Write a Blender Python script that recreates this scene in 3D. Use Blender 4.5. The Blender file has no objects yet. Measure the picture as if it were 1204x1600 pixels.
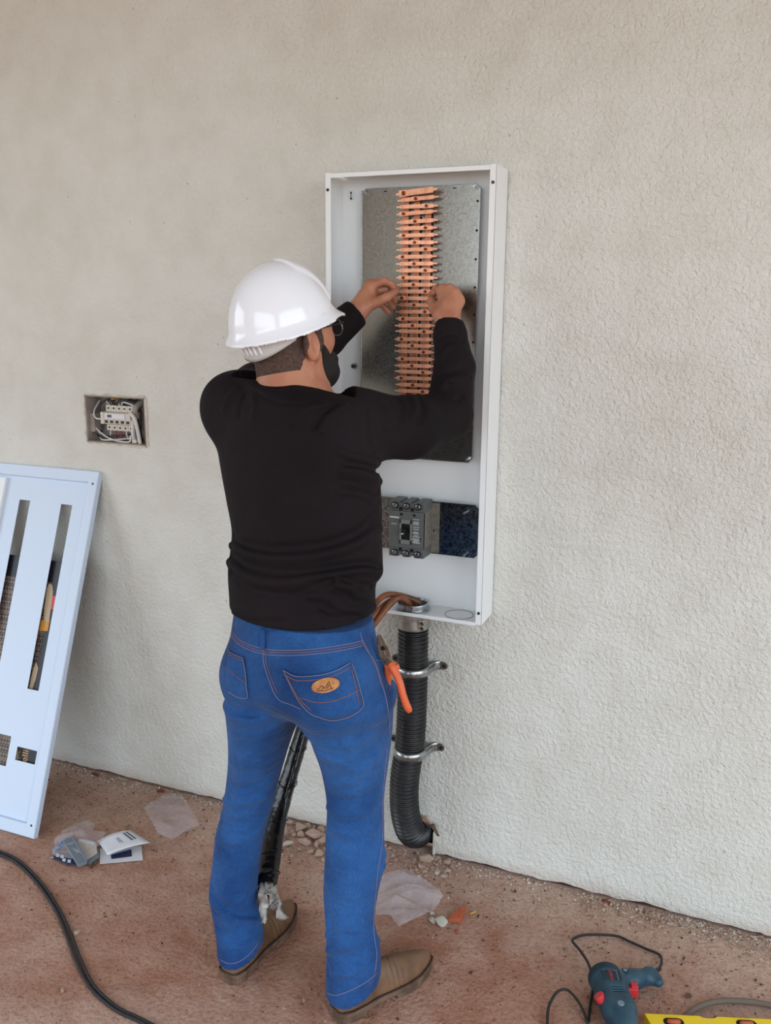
import bpy, bmesh, math, random
import numpy as np
from mathutils import Vector, Matrix, Quaternion, noise as mnoise
from mathutils.bvhtree import BVHTree

# ------------------------------------------------------------------ camera, sky, exposure
sc = bpy.context.scene
col = sc.collection
random.seed(7)
rng = np.random.default_rng(7)

IMG_W, IMG_H, FOCAL = 1204.0, 1600.0, 1400.46
WALL_D, EYE = 2.3744, 1.66
# rows: world axes expressed in camera space (x right, y down, z forward)
ROT = np.array([[0.92334551, 0.092095, -0.37276209],
                [0.38386335, -0.19850786, 0.90180018],
                [0.00905508, -0.97576285, -0.21864324]])
CAM = np.array([0.0, -WALL_D, EYE])
cam_data = bpy.data.cameras.new('camera')
cam = bpy.data.objects.new('camera', cam_data)
col.objects.link(cam)
cam_data.sensor_fit = 'VERTICAL'
cam_data.sensor_height = 36.0
cam_data.lens = 36.0 * FOCAL / IMG_H
cam_data.clip_start = 0.05
M = Matrix.Identity(4)
for r in range(3):
    M[r][0] = ROT[r][0]; M[r][1] = -ROT[r][1]; M[r][2] = -ROT[r][2]; M[r][3] = CAM[r]
cam.matrix_world = M
sc.camera = cam

world = bpy.data.worlds.new('sky')
sc.world = world
world.use_nodes = True
bg = world.node_tree.nodes['Background']
# hazy bright sky, a little whiter towards the horizon
_N, _L = world.node_tree.nodes, world.node_tree.links
_tc = _N.new('ShaderNodeTexCoord'); _sx = _N.new('ShaderNodeSeparateXYZ'); _L.new(_tc.outputs['Generated'], _sx.inputs[0])
_rp = _N.new('ShaderNodeValToRGB'); _L.new(_sx.outputs['Z'], _rp.inputs['Fac'])
_rp.color_ramp.elements[0].position = 0.0; _rp.color_ramp.elements[0].color = (0.86, 0.94, 1.0, 1)
_rp.color_ramp.elements[1].position = 0.6; _rp.color_ramp.elements[1].color = (0.62, 0.80, 1.0, 1)
_L.new(_rp.outputs['Color'], bg.inputs['Color'])
bg.inputs['Strength'].default_value = 1.0
sc.cycles.max_bounces = 7; sc.cycles.caustics_reflective = False; sc.cycles.caustics_refractive = False
sc.view_settings.view_transform = 'Standard'
sc.view_settings.look = 'None'
sc.view_settings.gamma = 1.0
sc.view_settings.exposure = 2.08
sc.view_settings.use_curve_mapping = False

def opening(name, loc, target, sx, sy):
    """portal: lets the renderer find the sky through an opening of the building"""
    d = bpy.data.lights.new(name, 'AREA')
    d.shape = 'RECTANGLE'; d.size = sx; d.size_y = sy; d.cycles.is_portal = True
    o = bpy.data.objects.new(name, d); col.objects.link(o)
    o.location = loc
    o.rotation_euler = (Vector(target) - Vector(loc)).to_track_quat('-Z', 'Z' if abs(target[2] - loc[2]) < .01 else 'Y').to_euler()
    return o
opening('doorway_portal', (2.4, -2.6, 1.6), (0, -2.6, 1.6), 3.2, 4.0)
opening('rear_portal', (.0, -5.7, 1.6), (.0, 0, 1.6), 4.2, 3.2)
opening('window_portal', (-4.5, -2.7, 1.5), (0, -2.7, 1.5), 2.8, 3.0)

# ------------------------------------------------------------------ helpers
def ray(px, py):
    return ROT @ np.array([px - IMG_W / 2, py - IMG_H / 2, FOCAL])
def P(px, py, Y):
    """point of the vertical plane y = Y seen at this place"""
    d = ray(px, py); t = (Y - CAM[1]) / d[1]
    return Vector(CAM + t * d)
def F(px, py, z=0.0):
    """point of the horizontal plane z seen at this place"""
    d = ray(px, py); t = (z - CAM[2]) / d[2]
    return Vector(CAM + t * d)
def scale_at(p):
    return FOCAL / (ROT.T @ (np.array(p) - CAM))[2]

def tag(o, label=None, cat=None, group=None, kind=None):
    if label: o['label'] = label
    if cat: o['category'] = cat
    if group: o['group'] = group
    if kind: o['kind'] = kind
    return o
def empty(name, loc=(0, 0, 0), rot=None):
    o = bpy.data.objects.new(name, None); col.objects.link(o)
    o.location = loc
    o.empty_display_size = 0.05
    if rot is not None: o.rotation_euler = rot
    return o
def world_of(o):
    m = o.matrix_basis.copy()
    return m if o.parent is None else world_of(o.parent) @ o.matrix_parent_inverse @ m
def link_mesh(name, me, mat, parent=None, smooth=False):
    o = bpy.data.objects.new(name, me); col.objects.link(o)
    if mat is not None and len(me.materials) == 0: me.materials.append(mat)
    if parent is not None:
        o.parent = parent
        o.matrix_parent_inverse = world_of(parent).inverted()
    if smooth:
        me.polygons.foreach_set('use_smooth', np.ones(len(me.polygons), dtype=bool))
    return o
def copy_tree(o, parent=None):
    c = o.copy(); col.objects.link(c); c.parent = parent
    for ch in list(o.children): copy_tree(ch, c)
    return c

class MB:
    """collects shapes of ONE part"""
    def __init__(s): s.v = []; s.f = []
    def add(s, vs, fs):
        n = len(s.v); s.v += [tuple(v) for v in vs]; s.f += [tuple(i + n for i in f) for f in fs]; return s
    def box(s, lo, hi, mat=None):
        x0, y0, z0 = lo; x1, y1, z1 = hi
        vs = [Vector(c) for c in ((x0,y0,z0),(x1,y0,z0),(x1,y1,z0),(x0,y1,z0),(x0,y0,z1),(x1,y0,z1),(x1,y1,z1),(x0,y1,z1))]
        if mat is not None: vs = [mat @ v for v in vs]
        return s.add(vs, [(0,3,2,1),(4,5,6,7),(0,1,5,4),(1,2,6,5),(2,3,7,6),(3,0,4,7)])
    def prism(s, poly, w0, w1, frame):
        """poly in (u,v), extruded along w; frame maps (u,v,w)->world"""
        n = len(poly)
        vs = [frame @ Vector((u, v, w0)) for u, v in poly] + [frame @ Vector((u, v, w1)) for u, v in poly]
        fs = [tuple(range(n))[::-1], tuple(range(n, 2 * n))]
        fs += [(i, (i + 1) % n, n + (i + 1) % n, n + i) for i in range(n)]
        return s.add(vs, fs)
    def tube(s, pts, r, n=10, caps=True, radii=None, squash=None):
        pts = [Vector(p) for p in pts]
        m = len(pts); vs = []; fs = []
        t0 = (pts[1] - pts[0]).normalized()
        up = Vector((0, 0, 1)) if abs(t0.z) < .9 else Vector((1, 0, 0))
        a = t0.cross(up).normalized(); b = t0.cross(a).normalized(); tp = t0
        for i, p in enumerate(pts):
            t = (pts[min(i + 1, m - 1)] - pts[max(i - 1, 0)]).normalized()
            q = tp.rotation_difference(t); a = q @ a; b = q @ b; tp = t
            rr = radii[i] if radii is not None else r
            for k in range(n):
                w = 2 * math.pi * k / n
                vs.append(p + a * (rr * math.cos(w)) + b * (rr * math.sin(w) * (squash or 1)))
        for i in range(m - 1):
            for k in range(n):
                fs.append((i*n+k, i*n+(k+1) % n, (i+1)*n+(k+1) % n, (i+1)*n+k))
        if caps:
            fs.append(tuple(range(n))[::-1]); fs.append(tuple(range((m-1)*n, m*n)))
        return s.add(vs, fs)
    def cyl(s, a, b, r, n=16, r2=None):
        return s.tube([a, b], r, n, radii=[r, r if r2 is None else r2])
    def grid(s, rows, closed=False):
        """rows: list of equal-length point lists"""
        m = len(rows); n = len(rows[0])
        vs = [p for r in rows for p in r]; fs = []
        for i in range(m - 1):
            for k in range(n if closed else n - 1):
                fs.append((i*n+k, i*n+(k+1) % n, (i+1)*n+(k+1) % n, (i+1)*n+k))
        return s.add(vs, fs)
    def mesh(s, name):
        me = bpy.data.meshes.new(name); me.from_pydata(s.v, [], s.f); me.update(); return me
    def build(s, name, mat, parent=None, smooth=False, bevel=0, solid=0, fix=True, seg=2, sub=0):
        me = s.mesh(name)
        if fix:
            bm = bmesh.new(); bm.from_mesh(me); bmesh.ops.recalc_face_normals(bm, faces=bm.faces); bm.to_mesh(me); bm.free()
        o = link_mesh(name, me, mat, parent, smooth)
        if solid:
            md = o.modifiers.new('thickness', 'SOLIDIFY'); md.thickness = solid; md.offset = 0
        if bevel:
            md = o.modifiers.new('bevel', 'BEVEL'); md.width = bevel; md.segments = seg; md.limit_method = 'ANGLE'
        if sub:
            md = o.modifiers.new('subd', 'SUBSURF'); md.levels = sub; md.render_levels = sub
        return o

def spline(pts, n=8):
    """Catmull-Rom through points"""
    pts = [Vector(p) for p in pts]
    q = [pts[0] * 2 - pts[1]] + pts + [pts[-1] * 2 - pts[-2]]
    out = []
    for i in range(1, len(q) - 2):
        for k in range(n):
            t = k / n; a, b, c, d = q[i-1], q[i], q[i+1], q[i+2]
            out.append(.5 * ((2*b) + (c-a)*t + (2*a-5*b+4*c-d)*t*t + (3*b-a-3*c+d)*t**3))
    out.append(pts[-1]); return out

def frame(o, u, v, w=None):
    u = Vector(u); v = Vector(v); w = Vector(w) if w is not None else u.cross(v)
    m = Matrix.Identity(4)
    for r in range(3): m[r][0] = u[r]; m[r][1] = v[r]; m[r][2] = w[r]; m[r][3] = o[r]
    return m
WALLF = lambda y: frame((0, y, 0), (1, 0, 0), (0, 0, 1), (0, 1, 0))   # (x, z, depth from y)

# ------------------------------------------------------------------ materials
def new_mat(name):
    m = bpy.data.materials.new(name); m.use_nodes = True
    return m, m.node_tree.nodes, m.node_tree.links, m.node_tree.nodes['Principled BSDF']
def S(c):  # sRGB 0-255 -> linear
    return tuple(((x/255)/12.92 if x/255 <= .04045 else ((x/255+.055)/1.055)**2.4) for x in c) + (1,)
def mat(name, c, rough=.5, metal=0, noise_c=None, nscale=30, nlo=.4, nhi=.65, bump=0, bscale=200, bdist=.002, coat=0, sheen=0, detail=4, alpha=1, trans=0, ior=1.45, spec=None):
    m, N, L, b = new_mat(name)
    b.inputs['Base Color'].default_value = S(c)
    b.inputs['Roughness'].default_value = rough
    b.inputs['Metallic'].default_value = metal
    b.inputs['Coat Weight'].default_value = coat
    b.inputs['Sheen Weight'].default_value = sheen
    b.inputs['Transmission Weight'].default_value = trans
    b.inputs['IOR'].default_value = ior
    b.inputs['Alpha'].default_value = alpha
    if spec is not None: b.inputs['Specular IOR Level'].default_value = spec
    tc = N.new('ShaderNodeTexCoord')
    if noise_c is not None:
        n = N.new('ShaderNodeTexNoise'); n.inputs['Scale'].default_value = nscale; n.inputs['Detail'].default_value = detail
        L.new(tc.outputs['Object'], n.inputs['Vector'])
        r = N.new('ShaderNodeValToRGB'); r.color_ramp.elements[0].position = nlo; r.color_ramp.elements[1].position = nhi
        r.color_ramp.elements[0].color = S(c); r.color_ramp.elements[1].color = S(noise_c)
        L.new(n.outputs['Fac'], r.inputs['Fac']); L.new(r.outputs['Color'], b.inputs['Base Color'])
    if bump:
        n2 = N.new('ShaderNodeTexNoise'); n2.inputs['Scale'].default_value = bscale; n2.inputs['Detail'].default_value = 3
        L.new(tc.outputs['Object'], n2.inputs['Vector'])
        bp = N.new('ShaderNodeBump'); bp.inputs['Strength'].default_value = bump; bp.inputs['Distance'].default_value = bdist
        L.new(n2.outputs['Fac'], bp.inputs['Height']); L.new(bp.outputs['Normal'], b.inputs['Normal'])
    return m

def noise_node(N, L, vec, scale, detail=4, rough=.5, dist=0):
    n = N.new('ShaderNodeTexNoise'); n.inputs['Scale'].default_value = scale; n.inputs['Detail'].default_value = detail
    n.inputs['Roughness'].default_value = rough; n.inputs['Distortion'].default_value = dist
    L.new(vec, n.inputs['Vector']); return n
def ramp_node(N, L, fac, stops):
    r = N.new('ShaderNodeValToRGB'); e = r.color_ramp.elements
    while len(e) < len(stops): e.new(.5)
    for i, (p, c) in enumerate(stops): e[i].position = p; e[i].color = c
    L.new(fac, r.inputs['Fac']); return r
def mix_node(N, L, fac, a, b, blend='MIX'):
    m = N.new('ShaderNodeMix'); m.data_type = 'RGBA'; m.blend_type = blend
    for s, v in ((m.inputs[0], fac), (m.inputs[6], a), (m.inputs[7], b)):
        if hasattr(v, 'is_linked'): L.new(v, s)
        else: s.default_value = v
    return m.outputs[2]
def math_node(N, L, op, a, b=None):
    m = N.new('ShaderNodeMath'); m.operation = op
    for s, v in ((m.inputs[0], a), (m.inputs[1], b)):
        if v is None: continue
        if hasattr(v, 'is_linked'): L.new(v, s)
        else: s.default_value = v
    return m.outputs[0]

def wall_material():
    m, N, L, b = new_mat('textured_plaster')
    tc = N.new('ShaderNodeTexCoord'); o = tc.outputs['Object']
    big = noise_node(N, L, o, 1.1, 2); fine = noise_node(N, L, o, 9, 3)
    c1 = ramp_node(N, L, big.outputs['Fac'], [(.35, S((212, 210, 201))), (.65, S((220, 219, 212)))])
    c2 = ramp_node(N, L, fine.outputs['Fac'], [(.3, (.93, .92, .90, 1)), (.6, (1, 1, 1, 1))])
    cc = mix_node(N, L, 1.0, c1.outputs['Color'], c2.outputs['Color'], 'MULTIPLY')
    # sparse small nicks and specks
    vs = noise_node(N, L, o, 55, 2); sp = ramp_node(N, L, vs.outputs['Fac'], [(.715, (0, 0, 0, 1)), (.76, (1, 1, 1, 1))])
    cc = mix_node(N, L, math_node(N, L, 'MULTIPLY', sp.outputs['Color'], .45), cc, S((130, 118, 104)))
    # red earth splashed on the lowest centimetres
    sx = N.new('ShaderNodeSeparateXYZ'); L.new(o, sx.inputs[0])
    dz = math_node(N, L, 'SUBTRACT', math_node(N, L, 'MULTIPLY', fine.outputs['Fac'], .10), sx.outputs['Z'])
    sm = N.new('ShaderNodeMapRange'); sm.inputs[1].default_value = 0; sm.inputs[2].default_value = .05
    L.new(dz, sm.inputs[0])
    cc = mix_node(N, L, math_node(N, L, 'MULTIPLY', sm.outputs[0], .5), cc, S((178, 150, 132)))
    L.new(cc, b.inputs['Base Color']); b.inputs['Roughness'].default_value = .62
    b.inputs['Specular IOR Level'].default_value = .35
    # rolled texture: strong to the right, smoother to the left
    n1 = noise_node(N, L, o, 78, 2, .62, .35); n2 = noise_node(N, L, o, 17, 2, .55, .5)
    mask = N.new('ShaderNodeMapRange'); mask.inputs[1].default_value = -1.9; mask.inputs[2].default_value = -.5
    mask.inputs[3].default_value = .52; mask.inputs[4].default_value = 1.0
    wob = math_node(N, L, 'ADD', sx.outputs['X'], math_node(N, L, 'MULTIPLY', big.outputs['Fac'], .6)); L.new(wob, mask.inputs[0])
    h1 = math_node(N, L, 'MULTIPLY', n1.outputs['Fac'], mask.outputs[0])
    h = math_node(N, L, 'ADD', h1, math_node(N, L, 'MULTIPLY', n2.outputs['Fac'], .55))
    bp = N.new('ShaderNodeBump'); bp.inputs['Strength'].default_value = 1.0; bp.inputs['Distance'].default_value = .0072
    L.new(h, bp.inputs['Height']); L.new(bp.outputs['Normal'], b.inputs['Normal'])
    return m

def floor_material():
    m, N, L, b = new_mat('red_dust_concrete')
    tc = N.new('ShaderNodeTexCoord'); o = tc.outputs['Object']
    sx = N.new('ShaderNodeSeparateXYZ'); L.new(o, sx.inputs[0])
    big = noise_node(N, L, o, 2.3, 3, .6, .4); mid = noise_node(N, L, o, 9, 4, .6); fine = noise_node(N, L, o, 85, 3, .65)
    c1 = ramp_node(N, L, big.outputs['Fac'], [(.30, S((150, 96, 70))), (.47, S((176, 130, 107))), (.68, S((198, 164, 147)))])
    c2 = ramp_node(N, L, mid.outputs['Fac'], [(.33, S((150, 100, 76))), (.62, S((194, 158, 139)))])
    cc = mix_node(N, L, .42, c1.outputs['Color'], c2.outputs['Color'])
    # paler rubble dust along the wall
    edge = N.new('ShaderNodeMapRange'); edge.inputs[1].default_value = -.42; edge.inputs[2].default_value = -.02
    L.new(math_node(N, L, 'ADD', sx.outputs['Y'], math_node(N, L, 'MULTIPLY', math_node(N, L, 'SUBTRACT', mid.outputs['Fac'], .5), .5)), edge.inputs[0])
    cc = mix_node(N, L, math_node(N, L, 'MULTIPLY', edge.outputs[0], .75), cc, S((196, 168, 151)))
    f1 = ramp_node(N, L, fine.outputs['Fac'], [(.28, (.62, .56, .52, 1)), (.5, (1, 1, 1, 1)), (.72, (1.10, 1.10, 1.12, 1))])
    cc = mix_node(N, L, .8, cc, f1.outputs['Color'], 'MULTIPLY')
    spk = noise_node(N, L, o, 130, 2); sp = ramp_node(N, L, spk.outputs['Fac'], [(.27, (1, 1, 1, 1)), (.33, (0, 0, 0, 1))])
    cc = mix_node(N, L, math_node(N, L, 'MULTIPLY', sp.outputs['Color'], .6), cc, S((92, 60, 46)))
    L.new(cc, b.inputs['Base Color']); b.inputs['Roughness'].default_value = .8
    b.inputs['Specular IOR Level'].default_value = .25
    h = math_node(N, L, 'ADD', fine.outputs['Fac'], math_node(N, L, 'MULTIPLY', mid.outputs['Fac'], 2.0))
    bp = N.new('ShaderNodeBump'); bp.inputs['Strength'].default_value = .8; bp.inputs['Distance'].default_value = .006
    L.new(h, bp.inputs['Height']); L.new(bp.outputs['Normal'], b.inputs['Normal'])
    return m

def galvanised_material(name, dark=False):
    m, N, L, b = new_mat(name)
    tc = N.new('ShaderNodeTexCoord'); o = tc.outputs['Object']
    v = N.new('ShaderNodeTexVoronoi'); v.inputs['Scale'].default_value = 190 if dark else 300; L.new(o, v.inputs['Vector'])
    n = noise_node(N, L, o, 95, 4, .65)
    k = mix_node(N, L, .55, v.outputs['Color'], n.outputs['Color'])
    bw = N.new('ShaderNodeRGBToBW'); L.new(k, bw.inputs[0])
    c = ramp_node(N, L, bw.outputs[0], [(.32, S((84, 92, 96)) if dark else S((160, 160, 155))), (.62, S((150, 158, 160)) if dark else S((176, 175, 169)))])
    L.new(c.outputs['Color'], b.inputs['Base Color'])
    b.inputs['Metallic'].default_value = 1
    r = ramp_node(N, L, bw.outputs[0], [(.3, (.20,)*3 + (1,)), (.65, (.25,)*3 + (1,))]); L.new(r.outputs['Color'], b.inputs['Roughness'])
    bp = N.new('ShaderNodeBump'); bp.inputs['Strength'].default_value = .12; bp.inputs['Distance'].default_value = .0004
    L.new(bw.outputs[0], bp.inputs['Height']); L.new(bp.outputs['Normal'], b.inputs['Normal'])
    return m

def denim_material():
    m, N, L, b = new_mat('blue_denim')
    tc = N.new('ShaderNodeTexCoord'); o = tc.outputs['Object']
    mp = N.new('ShaderNodeMapping'); mp.inputs['Scale'].default_value = (1, 1, .3); L.new(o, mp.inputs['Vector'])
    big = noise_node(N, L, o, 6, 4, .55); fine = noise_node(N, L, mp.outputs[0], 330, 3, .7)
    c1 = ramp_node(N, L, big.outputs['Fac'], [(.33, S((20, 57, 108))), (.66, S((43, 90, 148)))])
    c2 = ramp_node(N, L, fine.outputs['Fac'], [(.3, (.68, .72, .80, 1)), (.72, (1.22, 1.2, 1.12, 1))])
    cc = mix_node(N, L, 1.0, c1.outputs['Color'], c2.outputs['Color'], 'MULTIPLY')
    L.new(cc, b.inputs['Base Color']); b.inputs['Roughness'].default_value = .85
    b.inputs['Specular IOR Level'].default_value = .2; b.inputs['Sheen Weight'].default_value = .08
    # soft creases in the cloth
    mp2 = N.new('ShaderNodeMapping'); mp2.inputs['Scale'].default_value = (1, 1, 2.6); mp2.inputs['Rotation'].default_value = (0, .35, 0); L.new(o, mp2.inputs['Vector'])
    cr = noise_node(N, L, mp2.outputs[0], 16, 2, .5, .5)
    h = math_node(N, L, 'ADD', math_node(N, L, 'MULTIPLY', cr.outputs['Fac'], 5.0), math_node(N, L, 'MULTIPLY', fine.outputs['Fac'], .35))
    bp = N.new('ShaderNodeBump'); bp.inputs['Strength'].default_value = .55; bp.inputs['Distance'].default_value = .004
    L.new(h, bp.inputs['Height']); L.new(bp.outputs['Normal'], b.inputs['Normal'])
    return m

def film_material(name, c=(222, 218, 222), alpha=.34):
    m, N, L, b = new_mat(name)
    b.inputs['Base Color'].default_value = S(c); b.inputs['Roughness'].default_value = .18
    b.inputs['Alpha'].default_value = alpha
    b.inputs['Specular IOR Level'].default_value = .9
    return m

MT = {}
MT['wall'] = wall_material(); MT['floor'] = floor_material()
MT['galv'] = galvanised_material('galvanised_steel'); MT['galv_dark'] = galvanised_material('spangled_zinc', True)
MT['denim'] = denim_material()
MT['white_paint'] = mat('white_enamel', (236, 238, 238), .36)
MT['panel_white'] = mat('white_powder_coat', (206, 220, 238), .42)
MT['plain_wall'] = mat('plain_plaster', (214, 212, 204), .8)
MT['slab'] = mat('grey_slab', (204, 198, 190), .9, bump=.4, bscale=20)
MT['copper'] = mat('copper', (252, 194, 160), .42, 1, (236, 164, 132), 60)
MT['copper_bus'] = mat('dull_copper', (206, 132, 100), .38, 1, (182, 108, 80), 40)
MT['steel'] = mat('zinc_plated', (190, 196, 198), .28, 1, (158, 164, 168), 90)
MT['dark_steel'] = mat('dark_screw', (70, 66, 62), .4, 1)
MT['breaker'] = mat('grey_green_plastic', (92, 96, 93), .5, bump=.1, bscale=400)
MT['breaker_side'] = mat('dusty_grey_plastic', (128, 122, 112), .6, noise_c=(108, 103, 96), nscale=80)
MT['black'] = mat('black_plastic', (20, 20, 21), .4)
MT['hole'] = mat('dark_hole', (16, 13, 11), .9)
MT['conduit'] = mat('black_polyethylene', (27, 27, 29), .34, noise_c=(44, 42, 42), nscale=25)
MT['print'] = mat('white_print', (208, 210, 206), .6)
MT['cable'] = mat('brown_cable', (150, 92, 60), .45, noise_c=(96, 58, 38), nscale=26)
MT['tape'] = mat('black_wrap', (11, 10, 12), .2, noise_c=(18, 17, 20), nscale=40, bump=.5, bscale=60, bdist=.004)
MT['fray'] = mat('torn_grey_film', (196, 190, 180), .7, noise_c=(140, 132, 122), nscale=60)
MT['shirt'] = mat('black_jersey', (20, 15, 18), .8, noise_c=(27, 20, 23), nscale=4, bump=.3, bscale=22, bdist=.010, spec=.2)
MT['skin'] = mat('skin', (186, 128, 100), .5, noise_c=(170, 108, 82), nscale=22, bump=.12, bscale=300, bdist=.001)
MT['hair'] = mat('short_brown_hair', (66, 48, 40), .75, noise_c=(92, 68, 56), nscale=180, bump=.8, bscale=420, bdist=.002)
MT['beard'] = mat('dark_beard', (26, 20, 19), .7, bump=.9, bscale=350, bdist=.003)
MT['helmet'] = mat('white_helmet_plastic', (240, 242, 248), .16, coat=.4)
MT['band'] = mat('grey_white_plastic', (196, 194, 190), .4)
MT['leather'] = mat('brown_boot_leather', (120, 88, 62), .55, noise_c=(92, 64, 44), nscale=14, bump=.3, bscale=60, bdist=.002)
MT['sole'] = mat('dusty_sole', (84, 64, 50), .85, noise_c=(118, 92, 74), nscale=30)
MT['thread'] = mat('pale_thread', (126, 118, 142), .8)
MT['thread_o'] = mat('rust_thread', (140, 92, 84), .8)
MT['patch'] = mat('tan_leather', (190, 128, 68), .5, noise_c=(168, 104, 52), nscale=60)
MT['emboss'] = mat('embossed_dark', (96, 58, 30), .6)
MT['orange'] = mat('orange_grip', (214, 98, 56), .42)
MT['jaw'] = mat('worn_tool_steel', (142, 124, 106), .42, .85, (104, 88, 74), 60)
MT['film'] = film_material('clear_film', (220, 212, 216), .30); MT['film2'] = film_material('milky_film', (226, 222, 230), .33)
MT['paper'] = mat('white_paper', (222, 222, 226), .8)
MT['ink'] = mat('grey_ink', (92, 96, 110), .8)
MT['darkblue'] = mat('navy_print', (40, 48, 84), .5)
MT['blue'] = mat('blue_plastic', (70, 126, 190), .5)
MT['greyplast'] = mat('grey_blue_plastic', (122, 132, 142), .45)
MT['cord'] = mat('black_rubber_cord', (42, 38, 38), .6)
MT['hose'] = mat('grey_cord', (112, 98, 86), .7)
MT['drill'] = mat('teal_tool_body', (30, 60, 76), .5, noise_c=(46, 78, 92), nscale=20)
MT['rubber'] = mat('dark_teal_rubber', (28, 50, 62), .7)
MT['red'] = mat('red_switch', (206, 50, 56), .45)
MT['yellow'] = mat('yellow_paint', (240, 204, 20), .4)
MT['stone'] = mat('pale_mortar', (196, 168, 150), .9, noise_c=(170, 138, 118), nscale=30, bump=.6, bscale=80)
MT['stone_w'] = mat('whitish_stone', (212, 206, 192), .9, noise_c=(188, 178, 162), nscale=30, bump=.6, bscale=80)
MT['brick'] = mat('brick_red', (182, 94, 62), .9, noise_c=(160, 74, 46), nscale=40, bump=.6, bscale=90)
MT['brick_d'] = mat('broken_brick', (146, 74, 50), .95, noise_c=(104, 50, 34), nscale=60, bump=.8, bscale=120)
MT['cream'] = mat('cream_plastic', (206, 198, 186), .45)
MT['boxgrey'] = mat('dusty_grey_box', (168, 160, 152), .7, noise_c=(140, 130, 122), nscale=20)
MT['wire_w'] = mat('white_wire', (212, 208, 204), .5)
MT['wire_k'] = mat('black_wire', (40, 36, 36), .5)
MT['wire_y'] = mat('yellow_wire', (190, 150, 60), .5)
MT['wire_r'] = mat('red_wire', (170, 50, 50), .5)
MT['beige'] = mat('beige_print', (188, 168, 138), .7)
MT['gold'] = mat('gold_print', (196, 152, 84), .5)
MT['amber'] = mat('amber_print', (206, 144, 66), .6)
MT['carton_black'] = mat('black_carton', (26, 26, 36), .45)

# ------------------------------------------------------------------ implicit surfaces
def V3(p): return np.asarray(p, dtype=np.float32)
def smin(a, b, k):
    h = np.clip(.5 + .5 * (b - a) / k, 0, 1); return b * (1 - h) + a * h - k * h * (1 - h)
def smax(a, b, k): return -smin(-a, -b, k)
def cone(p, a, b, ra, rb):
    a = V3(a); b = V3(b); ab = b - a; q = p - a
    t = np.clip(q @ ab / max(float(ab @ ab), 1e-9), 0, 1)
    return np.linalg.norm(q - t[:, None] * ab, axis=1) - (ra + (rb - ra) * t)
def chain(p, pts, rad, k=.006):
    d = None
    for i in range(len(pts) - 1):
        e = cone(p, pts[i], pts[i+1], rad[i], rad[i+1]); d = e if d is None else smin(d, e, k)
    return d
def ellip(p, c, r, R=None):
    q = p - V3(c)
    if R is not None: q = q @ np.asarray(R, dtype=np.float32)
    r = V3(r); k0 = np.linalg.norm(q / r, axis=1); k1 = np.linalg.norm(q / (r * r), axis=1)
    return k0 * (k0 - 1) / np.maximum(k1, 1e-6)
class Loft:
    """stack of elliptical sections: z, cx, cy, a, b; a across, b deep, turned by ang"""
    def __init__(s, rows, ang=0.0, n=160):
        rows = sorted(rows); A = np.array(rows, dtype=float); s.z0, s.z1 = A[0, 0], A[-1, 0]
        zs = np.linspace(s.z0, s.z1, n); s.zs = zs; s.t = []
        for c in range(1, 5):
            z, y = A[:, 0], A[:, c]
            h = np.diff(z); dl = np.diff(y) / h; mm = np.zeros(len(z)); mm[0] = dl[0]; mm[-1] = dl[-1]
            for i in range(1, len(z) - 1):
                mm[i] = 0.5 * (dl[i-1] + dl[i])
            i = np.clip(np.searchsorted(z, zs) - 1, 0, len(z) - 2); t = (zs - z[i]) / h[i]
            s.t.append((2*t**3-3*t**2+1)*y[i] + (t**3-2*t**2+t)*h[i]*mm[i] + (-2*t**3+3*t**2)*y[i+1] + (t**3-t**2)*h[i]*mm[i+1])
        s.c, s.s_ = math.cos(ang), math.sin(ang)
    def __call__(s, p, grow=0.0, capk=.0):
        z = p[:, 2]; cx, cy, a, b = (np.interp(z, s.zs, t) for t in s.t)
        a = a + grow; b = b + grow
        dx = p[:, 0] - cx; dy = p[:, 1] - cy
        u = dx * s.c + dy * s.s_; v = -dx * s.s_ + dy * s.c
        d = (np.sqrt((u / a) ** 2 + (v / b) ** 2) - 1) * np.minimum(a, b)
        return np.maximum(d, np.maximum(z - s.z1, s.z0 - z))
def polyline_dist(p, pts):
    d = None
    for i in range(len(pts) - 1):
        e = cone(p, pts[i], pts[i+1], 0, 0); d = e if d is None else np.minimum(d, e)
    return d

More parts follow.
